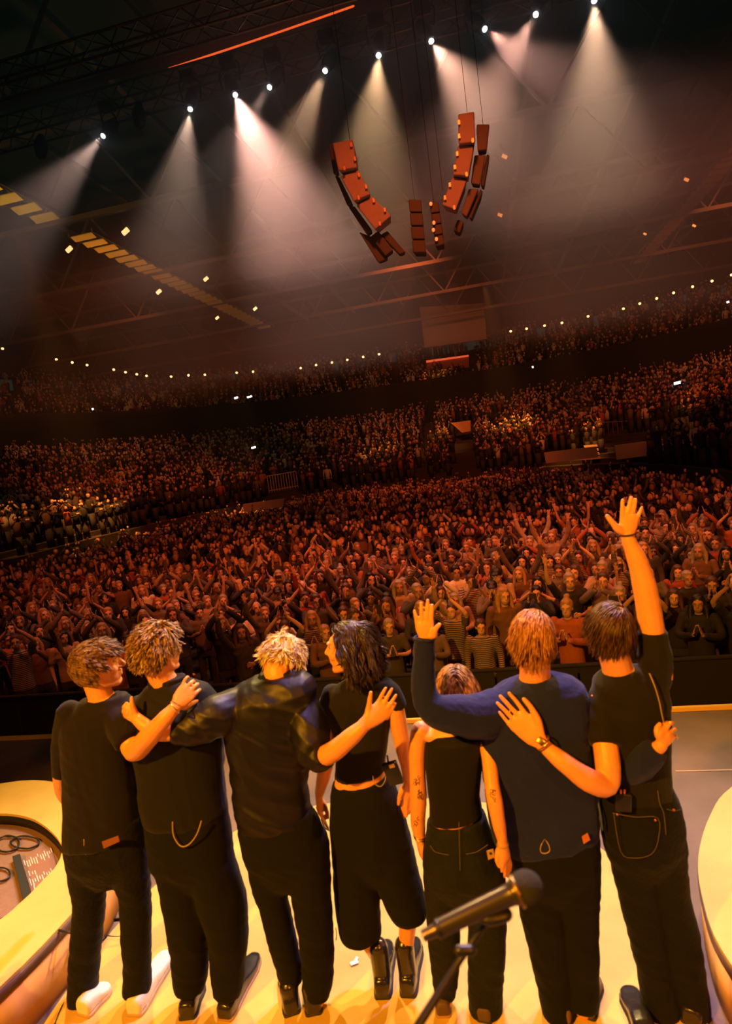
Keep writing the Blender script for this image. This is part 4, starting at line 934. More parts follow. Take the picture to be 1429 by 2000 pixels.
CORD = mat('tan_cord', (.35, .26, .12), .7); DBLK = mat('black_plastic', (.012, .012, .013), .4); STITCH = mat('thread', (.16, .13, .05), .8)
FIG = {}
def legs(f, name, waist, L, R, material, voxel=.008, q=1, fold=.004, seed=0, bodyq=.72, ankleL=None, ankleR=None, fscale=(8, 8, 4), fold2=.6):
    a_, z_ = waist[-2], waist[-1]; w_ = (z_[1]-z_[0])
    waist = waist[:-2]+[(a_[0]+3, a_[1]-3, a_[2]-6, a_[3]*.97), (z_[0]+w_*.12, z_[1]-w_*.12, z_[2]-8, .085), (z_[0]+w_*.3, z_[1]-w_*.3, z_[2]+14, .05)]
    def b(mb):
        f.loft(mb, waist, q)
        f.tube(mb, L, q, n=18); f.tube(mb, R, q, n=18)
    f.loft(f.body, waist, .86)
    for l, an in ((L, ankleL), (R, ankleR)):
        f.tube(f.body, [(x, y, d, w*bodyq) for x, y, d, w in l[:-1]]+[an or (l[-1][0], l[-1][1]+8, l[-1][2], 15)], 1, n=14)
    return b, dict(voxel=voxel, fold=fold*1.3, fscale=fscale, seed=seed, fold2=fold2, smooth_it=9)
def loop(f, pts, r, name, material, parent=None): return wire(name, [f.P(*p) for p in pts], r, material, parent or f.root)
def patch(f, pts, name, material, th=.002, parent=None):
    """small flat piece of leather or cloth sewn on"""
    a = [f.P(*p) for p in pts]; n = (a[1]-a[0]).cross(a[2]-a[0]).normalized()*th
    mb = MB(); mb.v = [tuple(p-n) for p in a]+[tuple(p+n) for p in a]; k = len(a)
    mb.f = [tuple(range(k)), tuple(reversed(range(k, 2*k)))]+[(i, (i+1) % k, k+(i+1) % k, k+i) for i in range(k)]
    return mb.build(name, material, parent or f.root, smooth=False)

# ---- 1: curly dark blond man on the far left
f = Fig(2.44, 'man with brown curls at left end of the row, dark plum T-shirt, white trainers'); FIG[1] = f
f.head(190, 1303, -62, 6, 3, 0, 1.0)
f.neck(203, 1378, 0, .056)
T = [(160, 244, 1362, .06), (136, 262, 1384, .092), (124, 264, 1408, .112), (128, 260, 1450, .12), (132, 262, 1500, .12), (132, 268, 1550, .118), (131, 272, 1600, .125), (131, 274, 1636, .128)]
f.loft(f.body, T, .84)
LA = [(133, 1400, -.02, 19), (122, 1450, 0, 19), (120, 1510, .03, 16), (124, 1550, .10, 13), (150, 1580, .24, 10)]
f.tube(f.body, LA)
RA = [(228, 1392, 0, 24), (250, 1425, -.06, 23), (262, 1466, -.12, 21), (290, 1440, -.19, 20.5), (318, 1408, -.21, 16.5), (338, 1386, -.19, 13)]
f.tube(f.body, RA)
f.hand(f.body, (343, 1379, -.185), [[(379, 1358, -.13), (386, 1350, -.11), (390, 1347, -.08), (388, 1350, -.05)], [(374, 1349, -.13), (381, 1340, -.115), (386, 1336, -.09), (386, 1338, -.05)], [(366, 1341, -.13), (372, 1334, -.115), (377, 1330, -.09), (379, 1333, -.05)], [(357, 1338, -.13), (361, 1328, -.12), (366, 1322, -.10), (368, 1324, -.06)]], [(362, 1381, -.15), (375, 1374, -.12), (384, 1369, -.09)], wr=.025)
lb, lk = legs(f, 'jeans', [(134, 274, 1600, .11), (132, 280, 1640, .12), (134, 286, 1680, .122), (150, 276, 1715, .09)],
              [(172, 1640, .0, 38), (172, 1700, 0, 37), (174, 1760, 0, 30), (171, 1820, 0, 29), (165, 1880, 0, 28), (162, 1940, -.01, 28), (158, 1982, -.03, 27)],
              [(252, 1640, 0, 34), (256, 1700, 0, 34), (264, 1760, 0, 29), (265, 1820, 0, 28), (267, 1870, 0, 26), (267, 1915, -.01, 27), (266, 1944, -.03, 25)], DENIM, seed=1)
f.finish(base=(-2.05, 2.4, 0))
def b(mb): f.loft(mb, T); f.tube(mb, [(136, 1392, -.02, 24), (124, 1445, 0, 21), (120, 1512, .02, 17)]); f.tube(mb, [(222, 1388, 0, 32), (244, 1418, -.05, 35), (256, 1448, -.10, 31)])
f.cloth('t_shirt', b, TEE1, fold=.0045, seed=4, fold2=.5)
f.cloth('jeans', lb, DENIM, **lk)
patch(f, [(199, 1644, -.135), (231, 1632, -.135), (234, 1643, -.135), (203, 1657, -.135)], 'waist_label', mat('brown_leather_patch', (.22, .08, .03), .6))
loop(f, [(164, 1640, -.13), (166, 1665, -.12), (178, 1690, -.11), (184, 1708, -.10), (180, 1720, -.1)], .0025, 'key_cord', CORD)
WHT = mat('white_sneaker', (.75, .72, .68), .55, bump=.1, bscale=60); SW = mat('gum_sole', (.45, .33, .2), .6)
def laces(f, sh, a, ax, sd, L, mt):
    mb = MB(); up = Vector((0, 0, 1))
    for i in range(5):
        c = a+ax*(L*(.42+.07*i))+up*(.079-.006*i); mb.tube([c-sd*.022, c+up*.006, c+sd*.022], .003, n=5)
    mb.build('laces', mt, sh)
s_ = f.shoe(atZ(162, 1992, 0), atZ(212, 1934, 0), .047, .075, WHT, SW, sole_h=.03, name='sneaker'); laces(f, *s_, mat('lace', (.8, .8, .78), .7))
s_ = f.shoe(atZ(262, 1992, 0), atZ(330, 1870, 0), .05, .08, WHT, SW, sole_h=.03, name='sneaker'); laces(f, *s_, mat('lace', (.8, .8, .78), .7))
loop(f, [(336, 1370, -.195), (333, 1373, -.235), (340, 1382, -.245), (350, 1392, -.235), (352, 1394, -.2)], .003, 'bracelet', GOLD)
H1 = hairmat('brown_curl_hair', (.045, .022, .009), (.24, .13, .05))
hair(f.root, f.hc, f.hM, (.089, .112, .105), 1700, .045, H1, scalp(.35, .35, -.72, -.1), lambda u, r: Vector((u.x*.3, .9-.2*u.y, -.35+.6*max(0, u.z))), .35, .42, 44, 3, .0066, .62, (0, -.004, .024), .003, lift=.06)

# ---- 2: curly blond man
f = Fig(2.44, 'man with tousled blond curls, second from left, black collared shirt, waist cord, glossy shoes'); FIG[2] = f
f.head(308, 1270, -24, 2, 3, 0, 1.04)
f.neck(328, 1345, .0, .058)
T = [(290, 366, 1332, .065), (272, 402, 1350, .09), (262, 420, 1372, .11), (258, 426, 1410, .125), (264, 430, 1460, .125), (274, 432, 1510, .122), (278, 436, 1560, .125), (285, 442, 1588, .125), (300, 434, 1600, .115)]
f.loft(f.body, T, .84)
for sx, px in ((-1, 276), (1, 410)):
    f.tube(f.body, [(px, 1385, .03, 22), (px+sx*2, 1440, .10, 19), (px+8, 1490, .16, 16), (px-sx*28+8, 1500, .27, 12)])
lb, lk = legs(f, 'trousers', [(288, 440, 1580, .115), (290, 444, 1620, .12), (296, 454, 1680, .125), (312, 462, 1725, .105)],
              [(336, 1640, 0, 40), (348, 1700, 0, 42), (360, 1760, 0, 43), (368, 1820, 0, 40), (371, 1880, 0, 35), (371, 1934, -.02, 29)],
              [(400, 1640, 0, 44), (416, 1700, 0, 46), (434, 1760, 0, 47), (444, 1820, 0, 40), (445, 1880, 0, 34), (444, 1940, -.02, 27)], TROU, seed=2)
f.finish(base=(-1.55, 2.42, 0))
def b(mb):
    f.loft(mb, T)
    for sx, px in ((-1, 278), (1, 408)): f.tube(mb, [(px, 1385, .02, 29), (px+sx*1, 1440, .09, 25), (px+8, 1490, .16, 21), (px-sx*16+8, 1497, .21, 17)])
f.cloth('shirt', b, BLK, fold=.005, seed=8, fold2=.5)
def b(mb):
    mb.ring_loft([f.sec(294, 362, 1338, .062, 0), f.sec(291, 359, 1324, .060, 0)]); 
f.cloth('collar', b, BLK, fold=0, voxel=.006)
f.cloth('trousers', lb, TROU, **lk)
loop(f, [(337, 1606, -.128), (339, 1632, -.135), (352, 1652, -.14), (368, 1650, -.14), (384, 1630, -.14), (393, 1604, -.13)], .0032, 'waist_cord', CORD)
f.shoe(atZ(366, 1998, 0), atZ(388, 1925, 0), .046, .075, LEATHER, SOLEB)
f.shoe(atZ(438, 2000, 0), atZ(502, 1872, 0), .047, .075, LEATHER, WELT)
H2 = hairmat('blond_curl_hair', (.11, .055, .02), (.50, .32, .13))
hair(f.root, f.hc, f.hM, (.091, .112, .108), 1800, .045, H2, scalp(.45, .4, -.72, -.1), lambda u, r: Vector((u.x*.6, -.2+u.y, -.5+.9*max(0, u.z))), .35, .45, 44, 13, .0066, .62, (0, -.004, .024), .003, lift=.06)

# ---- 3: bleached man bowing his head
f = Fig(2.46, 'man with bleached hair bowing his head, loose black shirt with rolled sleeves'); FIG[3] = f
f.head(552, 1290, -8, -42, 6, .10, 1.0)
f.neck(545, 1345, .0, .060)
T = [(490, 592, 1322, .075, .02), (456, 608, 1336, .10, .01), (434, 616, 1356, .125), (434, 618, 1390, .135), (446, 614, 1430, .14), (456, 604, 1480, .135), (460, 598, 1530, .13), (466, 600, 1580, .13), (474, 602, 1604, .12)]
f.loft(f.body, T, .84)
LA = [(455, 1380, -.04, 24), (400, 1408, -.12, 22), (345, 1425, -.17, 20), (310, 1430, -.185, 17), (285, 1418, -.18, 13.5), (270, 1406, -.17, 12)]
f.tube(f.body, LA)
f.hand(f.body, (268, 1404, -.165), [[(253, 1379, -.14), (247, 1374, -.115), (246, 1378, -.09), (250, 1384, -.075)], [(248, 1385, -.15), (242, 1380, -.125), (243, 1386, -.10), (247, 1391, -.085)], [(246, 1392, -.155), (241, 1389, -.13), (243, 1394, -.105), (248, 1397, -.09)], [(248, 1399, -.155), (243, 1397, -.135), (245, 1401, -.115), (249, 1403, -.10)]],
       [(262, 1390, -.165), (258, 1376, -.17), (257, 1363, -.16)], r=.0085, wr=.025)
RA = [(598, 1395, -.02, 24), (612, 1440, -.09, 22), (620, 1478, -.12, 21), (650, 1468, -.17, 20), (682, 1442, -.195, 18), (706, 1421, -.19, 14)]
f.tube(f.body, RA)
f.hand(f.body, (713, 1414, -.185), [[(737, 1374, -.135), (745, 1358, -.125), (753, 1344, -.115)], [(748, 1377, -.135), (757, 1360, -.12), (765, 1346, -.11)], [(756, 1384, -.135), (766, 1369, -.12), (773, 1358, -.11)], [(761, 1394, -.135), (767, 1383, -.125), (772, 1374, -.115)]],
       [(718, 1394, -.165), (721, 1373, -.155), (724, 1353, -.15)], wr=.028)
lb, lk = legs(f, 'trousers', [(468, 604, 1590, .115), (470, 622, 1620, .12), (478, 640, 1670, .125), (490, 644, 1720, .105)],
              [(514, 1650, 0, 36), (524, 1720, 0, 34), (538, 1780, 0, 28), (552, 1840, 0, 27), (563, 1885, .01, 25), (567, 1916, .02, 22)],
              [(600, 1650, 0, 42), (606, 1720, 0, 40), (611, 1780, 0, 37), (618, 1840, 0, 33), (621, 1900, 0, 30), (619, 1946, -.01, 23)], TROU, seed=3)
f.finish(base=(-1.1, 2.44, 0))
def b(mb):
    f.loft(mb, T)
    f.tube(mb, [(462, 1382, -.03, 38), (425, 1398, -.09, 42), (385, 1418, -.14, 34), (352, 1425, -.16, 27), (342, 1426, -.165, 25)])
    f.tube(mb, [(592, 1388, -.02, 34), (603, 1425, -.07, 38), (611, 1462, -.11, 36), (624, 1478, -.135, 27), (634, 1474, -.15, 25)])
f.cloth('shirt', b, SATIN, fold=.0085, seed=21, fold2=.7, fscale=(10, 10, 3.2))
def b(mb):
    mb.ring_loft([f.sec(498, 590, 1334, .07, .03), f.sec(504, 584, 1318, .068, .04), f.sec(508, 582, 1308, .064, .055)])
f.cloth('collar', b, SATIN, fold=0, voxel=.006)
f.cloth('trousers', lb, TROU, **lk)
f.shoe(atZ(572, 1990, 0), atZ(560, 1900, 0), .043, .08, LEATHER, SOLEB, shaft=.11, name='boot')
f.shoe(atZ(614, 1990, 0), atZ(612, 1905, 0), .043, .08, LEATHER, SOLEB, shaft=.11, name='boot')
mb = MB(); p = f.P(756, 1384, -.137); mb.tube([f.P(761.5, 1372, -.118), f.P(763, 1373, -.138), f.P(768, 1376.5, -.138), f.P(769, 1377, -.118)], .0016, n=6); mb.build('ring', STEEL, f.root)
H3 = hairmat('bleached_hair', (.60, .44, .20), (.95, .84, .52))
hair(f.root, f.hc, f.hM, (.083, .102, .096), 1500, .055, H3, scalp(.5, .25, -.35, -.3), lambda u, r: Vector((u.x*.5, .1+u.y*.9, -.6+.7*max(0, u.z))), .5, .7, 24, 23, .0048, .65, (0, -.004, .022), .015)

# ---- 4: dark haired woman in profile
f = Fig(2.57, 'woman with wavy dark bob looking left in profile, black tee, wide cropped trousers and boots'); FIG[4] = f
f.head(682, 1268, 82, 3, 3, 0, .98)
f.neck(704, 1335, .0, .048)
T = [(672, 742, 1324, .055), (646, 764, 1338, .085), (636, 774, 1360, .10), (642, 768, 1390, .108), (652, 762, 1420, .108), (657, 756, 1460, .102), (657, 752, 1490, .10), (655, 752, 1508, .10)]
f.loft(f.body, T, .84)
f.loft(f.body, [(656, 750, 1495, .095), (652, 756, 1530, .10)], .97)
LA = [(640, 1372, 0, 18), (643, 1420, 0, 18), (641, 1465, .0, 16), (633, 1510, .03, 14), (624, 1548, .04, 10)]
f.tube(f.body, LA)
f.hand(f.body, (623, 1556, .04), [[(628, 1584, .055), (632, 1598, .06), (636, 1610, .065)], [(627, 1586, .05), (633, 1602, .045), (640, 1616, .05)], [(625, 1587, .035), (632, 1604, .03), (641, 1618, .035)], [(623, 1585, .02), (630, 1600, .015), (638, 1613, .02)]],
       [(633, 1573, .04), (638, 1585, .05), (640, 1597, .055)], r=.0078, wr=.022)
RA = [(768, 1362, 0, 18), (777, 1410, -.01, 17.5), (787, 1460, -.01, 15.5), (795, 1500, .0, 12.5), (797, 1520, .0, 10.5)]
f.tube(f.body, RA)
f.hand(f.body, (797, 1526, 0), [[(788, 1556, -.01), (785, 1575, -.01), (788, 1596, -.01)], [(794, 1558, -.01), (793, 1578, -.01), (794, 1594, -.01)], [(800, 1558, 0), (800, 1575, 0), (799, 1588, 0)], [(805, 1556, .01), (806, 1568, .01), (805, 1580, .01)]],
       [(786, 1541, -.02), (780, 1556, -.03), (778, 1571, -.03)], r=.0078, wr=.022)
lb, lk = legs(f, 'culottes', [(650, 756, 1520, .10), (646, 772, 1550, .115), (645, 788, 1600, .12), (649, 806, 1660, .125), (652, 812, 1710, .12)],
              [(690, 1600, 0, 44), (694, 1680, 0, 45), (698, 1760, 0, 44), (702, 1800, 0, 42), (706, 1826, 0, 39)],
              [(754, 1600, 0, 38), (768, 1680, 0, 42), (784, 1740, 0, 42), (796, 1775, 0, 38), (800, 1792, 0, 32)], TROU, seed=5, bodyq=.5, ankleL=(745, 1880, .02, 14), ankleR=(792, 1860, .02, 14))
f.finish(base=(-.68, 2.55, 0))
def b(mb): f.loft(mb, T); f.tube(mb, [(650, 1358, 0, 22), (642, 1382, 0, 21.5), (641, 1402, 0, 20.5)]); f.tube(mb, [(760, 1352, 0, 23), (771, 1370, 0, 21), (776, 1384, 0, 19.5)])
f.cloth('t_shirt', b, TEE, fold=.0035, seed=31, fold2=.4)
f.cloth('culottes', lb, TROU, **lk)
f.shoe(atZ(748, 1958, 0), atZ(757, 1850, 0), .044, .085, LEATHER, SOLEB, shaft=.22, sole_h=.03, name='boot')
f.shoe(atZ(797, 1955, 0), atZ(812, 1845, 0), .044, .085, LEATHER, SOLEB, shaft=.22, sole_h=.03, name='boot')
bp = MB(); M = Matrix.Rotation(math.radians(-14), 3, 'Y'); bp.box(f.P(767, 1510, -.10), (.032, .013, .05), M); bpo = bp.build('radio_pack', DBLK, f.root, bevel=.004)
mb = MB(); mb.tube([f.P(758, 1490, -.10), f.P(756, 1476, -.105)], .004, n=8); mb.build('antenna', DBLK, bpo)
mb = MB(); mb.box(f.P(765, 1496, -.117), (.012, .002, .008), M); mb.build('display', mat('brass_panel', (.6, .4, .12), .3, metal=.6), bpo, smooth=False)
loop(f, [(728, 1516, -.105), (731, 1530, -.115), (743, 1536, -.115), (752, 1524, -.11), (753, 1508, -.10)], .0022, 'belt_chain', CORD)
loop(f, [(627, 1600, .0), (634, 1616, .0), (645, 1622, .0), (650, 1612, .0)], .003, 'wrist_cord', mat('brown_cord', (.2, .07, .03), .6))
loop(f, [(655, 1812, -.06), (657, 1822, -.07), (656, 1836, -.08)], .0018, 'hem_cord', DBLK)
H4 = hairmat('dark_bob_hair', (.018, .012, .009), (.07, .042, .025), .32)
def len4(u, r): return (.16+.04*u.z)*r.uniform(.85, 1.1)
hair(f.root, f.hc, f.hM, (.085, .106, .100), 1700, len4, H4, lambda u: u.z > -.45 and not (u.y > .5 and u.z < .72) and not (u.y > -.05 and u.z < .42), lambda u, r: Vector((u.x*1.0, -.85 if u.y > -.25 else -.2, -.8+.8*max(0, u.z))), 1.0, .9, 26, 33, .0056, .7, (0, -.004, .024), .012)
def tress(u): return u.y < .1 and u.z < .1
hair(f.root, f.hc+Vector((.050, 0, -.03)), f.hM, (.085, .080, .115), 1000, .075, H4, lambda u: u.z < .5, lambda u, r: Vector((u.x*.6, -.2, -.9)), 1.0, 1.0, 26, 35, .0056, .65, name='hair')

# ---- 5: short woman in tank top
f = Fig(2.50, 'short woman in black tank top and green-black jeans, tattooed arms, highlighted hair'); FIG[5] = f
f.head(891, 1350, 6, 0, 2, .06, .90)
f.neck(893, 1430, .04, .044)
T = [(834, 940, 1424, .075), (830, 946, 1440, .095), (830, 944, 1480, .10), (834, 940, 1520, .098), (838, 936, 1560, .095), (838, 942, 1592, .098)]
f.loft(f.body, [(850, 926, 1408, .05), (816, 950, 1424, .075)]+T[1:]+[(832, 948, 1625, .10)], .9)
LA = [(822, 1428, 0, 20), (815, 1460, -.01, 17), (815, 1510, -.01, 16), (817, 1560, -.01, 16.5), (816, 1605, .0, 14.5), (820, 1638, .0, 10.5)]
f.tube(f.body, LA)
f.hand(f.body, (821, 1645, 0), [[(832, 1675, -.02), (839, 1690, -.02), (846, 1705, -.02)], [(829, 1677, -.005), (837, 1692, -.01), (845, 1706, -.01)], [(826, 1676, .01), (834, 1690, .005), (842, 1702, 0)], [(824, 1673, .02), (830, 1685, .02), (836, 1696, .015)]],
       [(833, 1660, .0), (842, 1672, .01), (848, 1684, .02)], r=.0075, wr=.022)
RA = [(948, 1432, 0, 19), (955, 1480, -.07, 15), (960, 1530, -.14, 14.5), (966, 1565, -.175, 15.5), (973, 1605, -.185, 13.5), (980, 1640, -.185, 10)]
f.tube(f.body, RA)
f.hand(f.body, (981, 1647, -.185), [[(981, 1676, -.20), (981, 1690, -.205), (979, 1702, -.20)], [(985, 1680, -.195), (986, 1698, -.195), (985, 1712, -.19)], [(990, 1680, -.185), (992, 1698, -.18), (991, 1712, -.175)], [(994, 1677, -.175), (997, 1690, -.17), (996, 1702, -.165)]],
       [(973, 1662, -.19), (970, 1678, -.20), (974, 1692, -.205)], r=.0075, wr=.022)
lb, lk = legs(f, 'jeans', [(836, 946, 1596, .10), (832, 954, 1625, .112), (826, 968, 1670, .122), (828, 980, 1715, .115), (836, 978, 1745, .09)],
              [(864, 1660, 0, 38), (864, 1720, 0, 37), (864, 1780, 0, 32), (867, 1840, 0, 30), (869, 1900, 0, 25), (868, 1950, -.01, 18)],
              [(930, 1660, 0, 42), (944, 1720, 0, 42), (950, 1780, 0, 37), (950, 1850, 0, 35), (948, 1920, 0, 33), (948, 1985, -.02, 30)], GDENIM, seed=6)
f.finish(base=(-.3, 2.5, 0))
f.cloth('tank_top', lambda mb: (f.loft(mb, T), f.tube(mb, [(842, 1440, 0, 12), (842, 1416, .02, 9), (850, 1402, .03, 7)]), f.tube(mb, [(930, 1440, 0, 12), (932, 1416, .02, 9), (926, 1402, .03, 7)])), BLK, fold=.002, seed=41, voxel=.006)
jo = f.cloth('jeans', lb, GDENIM, **lk)
TAN = mat('tan_leather_patch', (.5, .3, .1), .6)
pa = patch(f, [(950, 1662, -.118), (963, 1658, -.118), (966, 1674, -.118), (953, 1679, -.118)], 'pocket_label', TAN)
mb = MB(); mb.ell(f.P(958, 1667, -.121), (.006, .001, .006)); mb.build('printed_mark', DBLK, pa)
def stitch(f, pts, nm='pocket_seam', par=None): wire(nm, [f.P(*p) for p in pts], .0011, STITCH, par or f.root, n=4)
for pts in ([(840, 1652, -.118), (850, 1664, -.125), (876, 1670, -.13)], [(910, 1668, -.13), (930, 1664, -.128), (952, 1650, -.118)], [(896, 1606, -.105), (897, 1650, -.125), (898, 1700, -.13)]): stitch(f, pts)
def band(f, a, b_, r, name, material, d=.006):
    """band round a limb between two depth points"""
    A = f.P(*a); B = f.P(*b_); c = (A+B)/2; u = (B-A)/2; R = u.length; u.normalize(); v = Vector((0, 1, 0)); v = (v-u*v.dot(u)).normalized()
    mb = MB(); pts = [c+u*(R*math.cos(t))+v*(R*math.sin(t)) for t in [2*PI*i/16 for i in range(17)]]
    mb.tube(pts, r, n=6, rounded=False); return mb.build(name, material, f.root)
band(f, (808, 1630, 0), (831, 1633, 0), .003, 'bracelet', GOLD); band(f, (809, 1634, 0), (831, 1638, 0), .0025, 'bracelet', STEEL)
band(f, (970, 1650, -.185), (992, 1650, -.185), .0025, 'bracelet', CORD)
INK = mat('tattoo_ink', (.10, .05, .035), .6)
def ink(f, x, y, d, sc, seed, n=7):
    rnd = random.Random(seed); bo = f.bo; mb = MB()
    from mathutils.bvhtree import BVHTree
    if not hasattr(f, 'bvh'): f.bvh = BVHTree.FromPolygons([v.co for v in f.bo.data.vertices], [p.vertices for p in f.bo.data.polygons])
    for i in range(n):
        cx, cy = x+rnd.uniform(-1, 1)*sc*.6, y+rnd.uniform(-1, 1)*sc; a0 = rnd.uniform(0, 6.28); pts = []
        for k in range(6):
            r_ = sc*.3*(1+.5*rnd.random()); a = a0+k*.8; D = ray(cx+r_*math.cos(a)*.8, cy+r_*math.sin(a)).normalized()
            h = f.bvh.ray_cast(CAMP, D)
            if h[0] is not None and abs(h[0].y-f.P(x, y, d).y) < .06: pts.append(h[0]+h[1]*.0003)
        if len(pts) > 3: mb.tube(pts, .0014, n=5)
    if mb.v: mb.build('tattoo', INK, f.bo)
ink(f, 814, 1525, -.04, 8, 1); ink(f, 820, 1550, -.04, 9, 2, 9); ink(f, 813, 1605, -.04, 8, 3, 5); ink(f, 961, 1550, -.18, 7, 4, 7); ink(f, 964, 1563, -.18, 5, 6, 4)
f.shoe(atZ(867, 1994, 0), atZ(864, 1920, 0), .036, .065, mat('brown_shoe', (.10, .06, .03), .6), mat('tan_welt', (.35, .2, .1), .6))
f.shoe(atZ(946, 2004, 0), atZ(958, 1930, 0), .036, .065, mat('brown_shoe', (.10, .06, .03), .6), SOLEB)
H5 = hairmat('highlighted_hair', (.10, .04, .012), (.55, .30, .09), .33)
def len5(u, r): return (.125)*r.uniform(.85, 1.1)
hair(f.root, f.hc, f.hM, (.082, .098, .094), 1500, len5, H5, scalp(.5, .5, -.5, -.3), lambda u, r: Vector((math.copysign(.5, u.x+.02), -.25, -.8+.6*max(0, u.z))), 1.0, .12, 14, 43, .0045, .75, (0, -.004, .02), .006)

# ---- 6: red-blond man in navy jumper
f = Fig(2.50, 'red-blond man in navy jumper raising his left hand beside the short woman'); FIG[6] = f
f.head(1041, 1252, 0, -4, 3, .0, 1.05)
f.neck(1045, 1335, .0, .062)
T = [(1006, 1086, 1322, .065), (972, 1118, 1334, .10), (944, 1142, 1354, .125), (934, 1150, 1384, .135), (938, 1154, 1430, .14), (942, 1158, 1480, .138), (948, 1162, 1530, .135), (954, 1166, 1580, .135), (962, 1168, 1620, .138), (974, 1168, 1640, .13)]
f.loft(f.body, T, .84)
LA = [(960, 1385, -.02, 26), (905, 1398, -.12, 24), (850, 1396, -.19, 20), (826, 1360, -.19, 19), (826, 1300, -.17, 16), (828, 1252, -.16, 12)]
f.tube(f.body, LA)
f.hand(f.body, (830, 1243, -.16), [[(842, 1217, -.16), (843, 1200, -.16), (844, 1182, -.15)], [(833, 1214, -.16), (834, 1195, -.16), (835, 1173, -.15)], [(824, 1214, -.16), (823, 1197, -.16), (822, 1178, -.15)], [(814, 1218, -.16), (812, 1206, -.16), (809, 1193, -.15)]],
       [(846, 1241, -.17), (850, 1229, -.18), (858, 1220, -.18)], r=.0088, wr=.026)
RA = [(1130, 1390, 0, 24), (1160, 1430, .05, 22), (1190, 1480, .06, 20), (1222, 1496, -.03, 19), (1262, 1478, -.10, 17), (1290, 1456, -.13, 12.5)]
f.tube(f.body, RA)
f.hand(f.body, (1292, 1452, -.13), [[(1293, 1424, -.12), (1296, 1415, -.10), (1301, 1410, -.08)], [(1301, 1422, -.115), (1308, 1413, -.10), (1314, 1412, -.07)], [(1309, 1430, -.11), (1316, 1424, -.09), (1319, 1426, -.06)], [(1312, 1442, -.11), (1319, 1438, -.09), (1321, 1442, -.06)]],
       [(1285, 1435, -.135), (1282, 1424, -.13), (1288, 1414, -.12)], r=.0085, wr=.024)
lb, lk = legs(f, 'trousers', [(976, 1168, 1610, .13), (984, 1170, 1660, .13), (996, 1170, 1710, .125), (1004, 1168, 1750, .1)],
              [(1040, 1660, 0, 42), (1052, 1730, 0, 44), (1060, 1790, 0, 42), (1070, 1850, 0, 38), (1082, 1920, 0, 34), (1094, 1990, -.02, 31)],
              [(1122, 1660, 0, 47), (1126, 1730, 0, 44), (1128, 1790, 0, 38), (1132, 1850, 0, 35), (1136, 1910, 0, 31), (1138, 1966, -.02, 29)], TROU, seed=7)
f.finish(base=(.08, 2.5, 0))
def b(mb):
    f.loft(mb, T)
    f.tube(mb, [(965, 1392, -.03, 46), (930, 1400, -.09, 43), (890, 1396, -.15, 37), (852, 1388, -.19, 32), (834, 1368, -.19, 27), (827, 1335, -.18, 23), (827, 1290, -.17, 21), (829, 1246, -.16, 19)])
    f.tube(mb, [(1126, 1388, 0, 32), (1158, 1430, .05, 30), (1188, 1484, .05, 29), (1222, 1502, -.03, 30), (1256, 1486, -.10, 29), (1282, 1462, -.125, 23)])
f.cloth('jumper', b, NAVY, fold=.0065, seed=51, fold2=.4, fscale=(7, 7, 3), voxel=.0085)
def b(mb): mb.ring_loft([f.sec(1003, 1084, 1334, .073, -.005), f.sec(1007, 1082, 1324, .068, .0), f.sec(1010, 1080, 1317, .062, .01)])
f.cloth('collar', b, NAVY, fold=0, voxel=.006)
band(f, (809, 1246, -.16), (849, 1247, -.16), .005, 'cuff', NAVY)
f.cloth('trousers', lb, TROU, **lk)
loop(f, [(1063, 1638, -.138), (1056, 1652, -.142), (1056, 1664, -.142), (1064, 1667, -.142), (1073, 1662, -.142), (1071, 1650, -.142), (1063, 1638, -.138)], .0024, 'carabiner_loop', CORD)
patch(f, [(1136, 1634, -.125), (1147, 1627, -.122), (1152, 1640, -.122), (1139, 1648, -.125)], 'pocket_label', mat('orange_label', (.5, .16, .05), .6))
f.shoe(atZ(1098, 2008, 0), atZ(1104, 1930, 0), .046, .075, mat('suede', (.16, .10, .045), .8), SOLEB)
f.shoe(atZ(1144, 1996, 0), atZ(1160, 1915, 0), .046, .075, mat('suede', (.16, .10, .045), .8), SOLEB)
H6 = hairmat('red_blond_hair', (.20, .065, .015), (.58, .28, .08), .35)
hair(f.root, f.hc, f.hM, (.086, .106, .104), 1700, .065, H6, scalp(.45, .4, -.72, -.12), lambda u, r: Vector((-.25+u.x*.3, -.3+.2*u.y, -.8+.6*max(0, u.z))), .55, .28, 18, 53, .0042, .7, (0, -.004, .024), .005, lift=.05)
# ---- 7: dark haired man waving on the right
f = Fig(2.52, 'dark haired man in black tee at right end, right arm stretched up waving, black jeans'); FIG[7] = f
f.head(1192, 1236, 4, -2, 5, .0, 1.03)
f.neck(1210, 1325, .0, .060)
T = [(1176, 1250, 1308, .065), (1158, 1280, 1322, .09), (1152, 1300, 1344, .11), (1156, 1306, 1380, .125), (1160, 1306, 1430, .128), (1166, 1306, 1480, .122), (1172, 1308, 1530, .12), (1178, 1312, 1556, .118)]
f.loft(f.body, T, .84)
RA = [(1286, 1320, 0, 26), (1277, 1262, 0, 23.5), (1268, 1200, 0, 23.5), (1259, 1150, 0, 22.5), (1246, 1100, 0, 19), (1230, 1062, 0, 14), (1226, 1048, 0, 12.5)]
f.tube(f.body, RA)
f.hand(f.body, (1225, 1045, 0), [[(1215, 1005, 0), (1215, 991, 0), (1215.5, 977, .005)], [(1225, 1003, 0), (1229, 988, 0), (1232, 972, .005)], [(1234, 1006, 0), (1238, 992, 0), (1241, 976, .005)], [(1242, 1015, 0), (1248, 1004, 0), (1253, 991, .005)]],
       [(1206, 1033, -.01), (1195, 1020, -.015), (1185, 1008, -.015)], r=.0088, wr=.027)
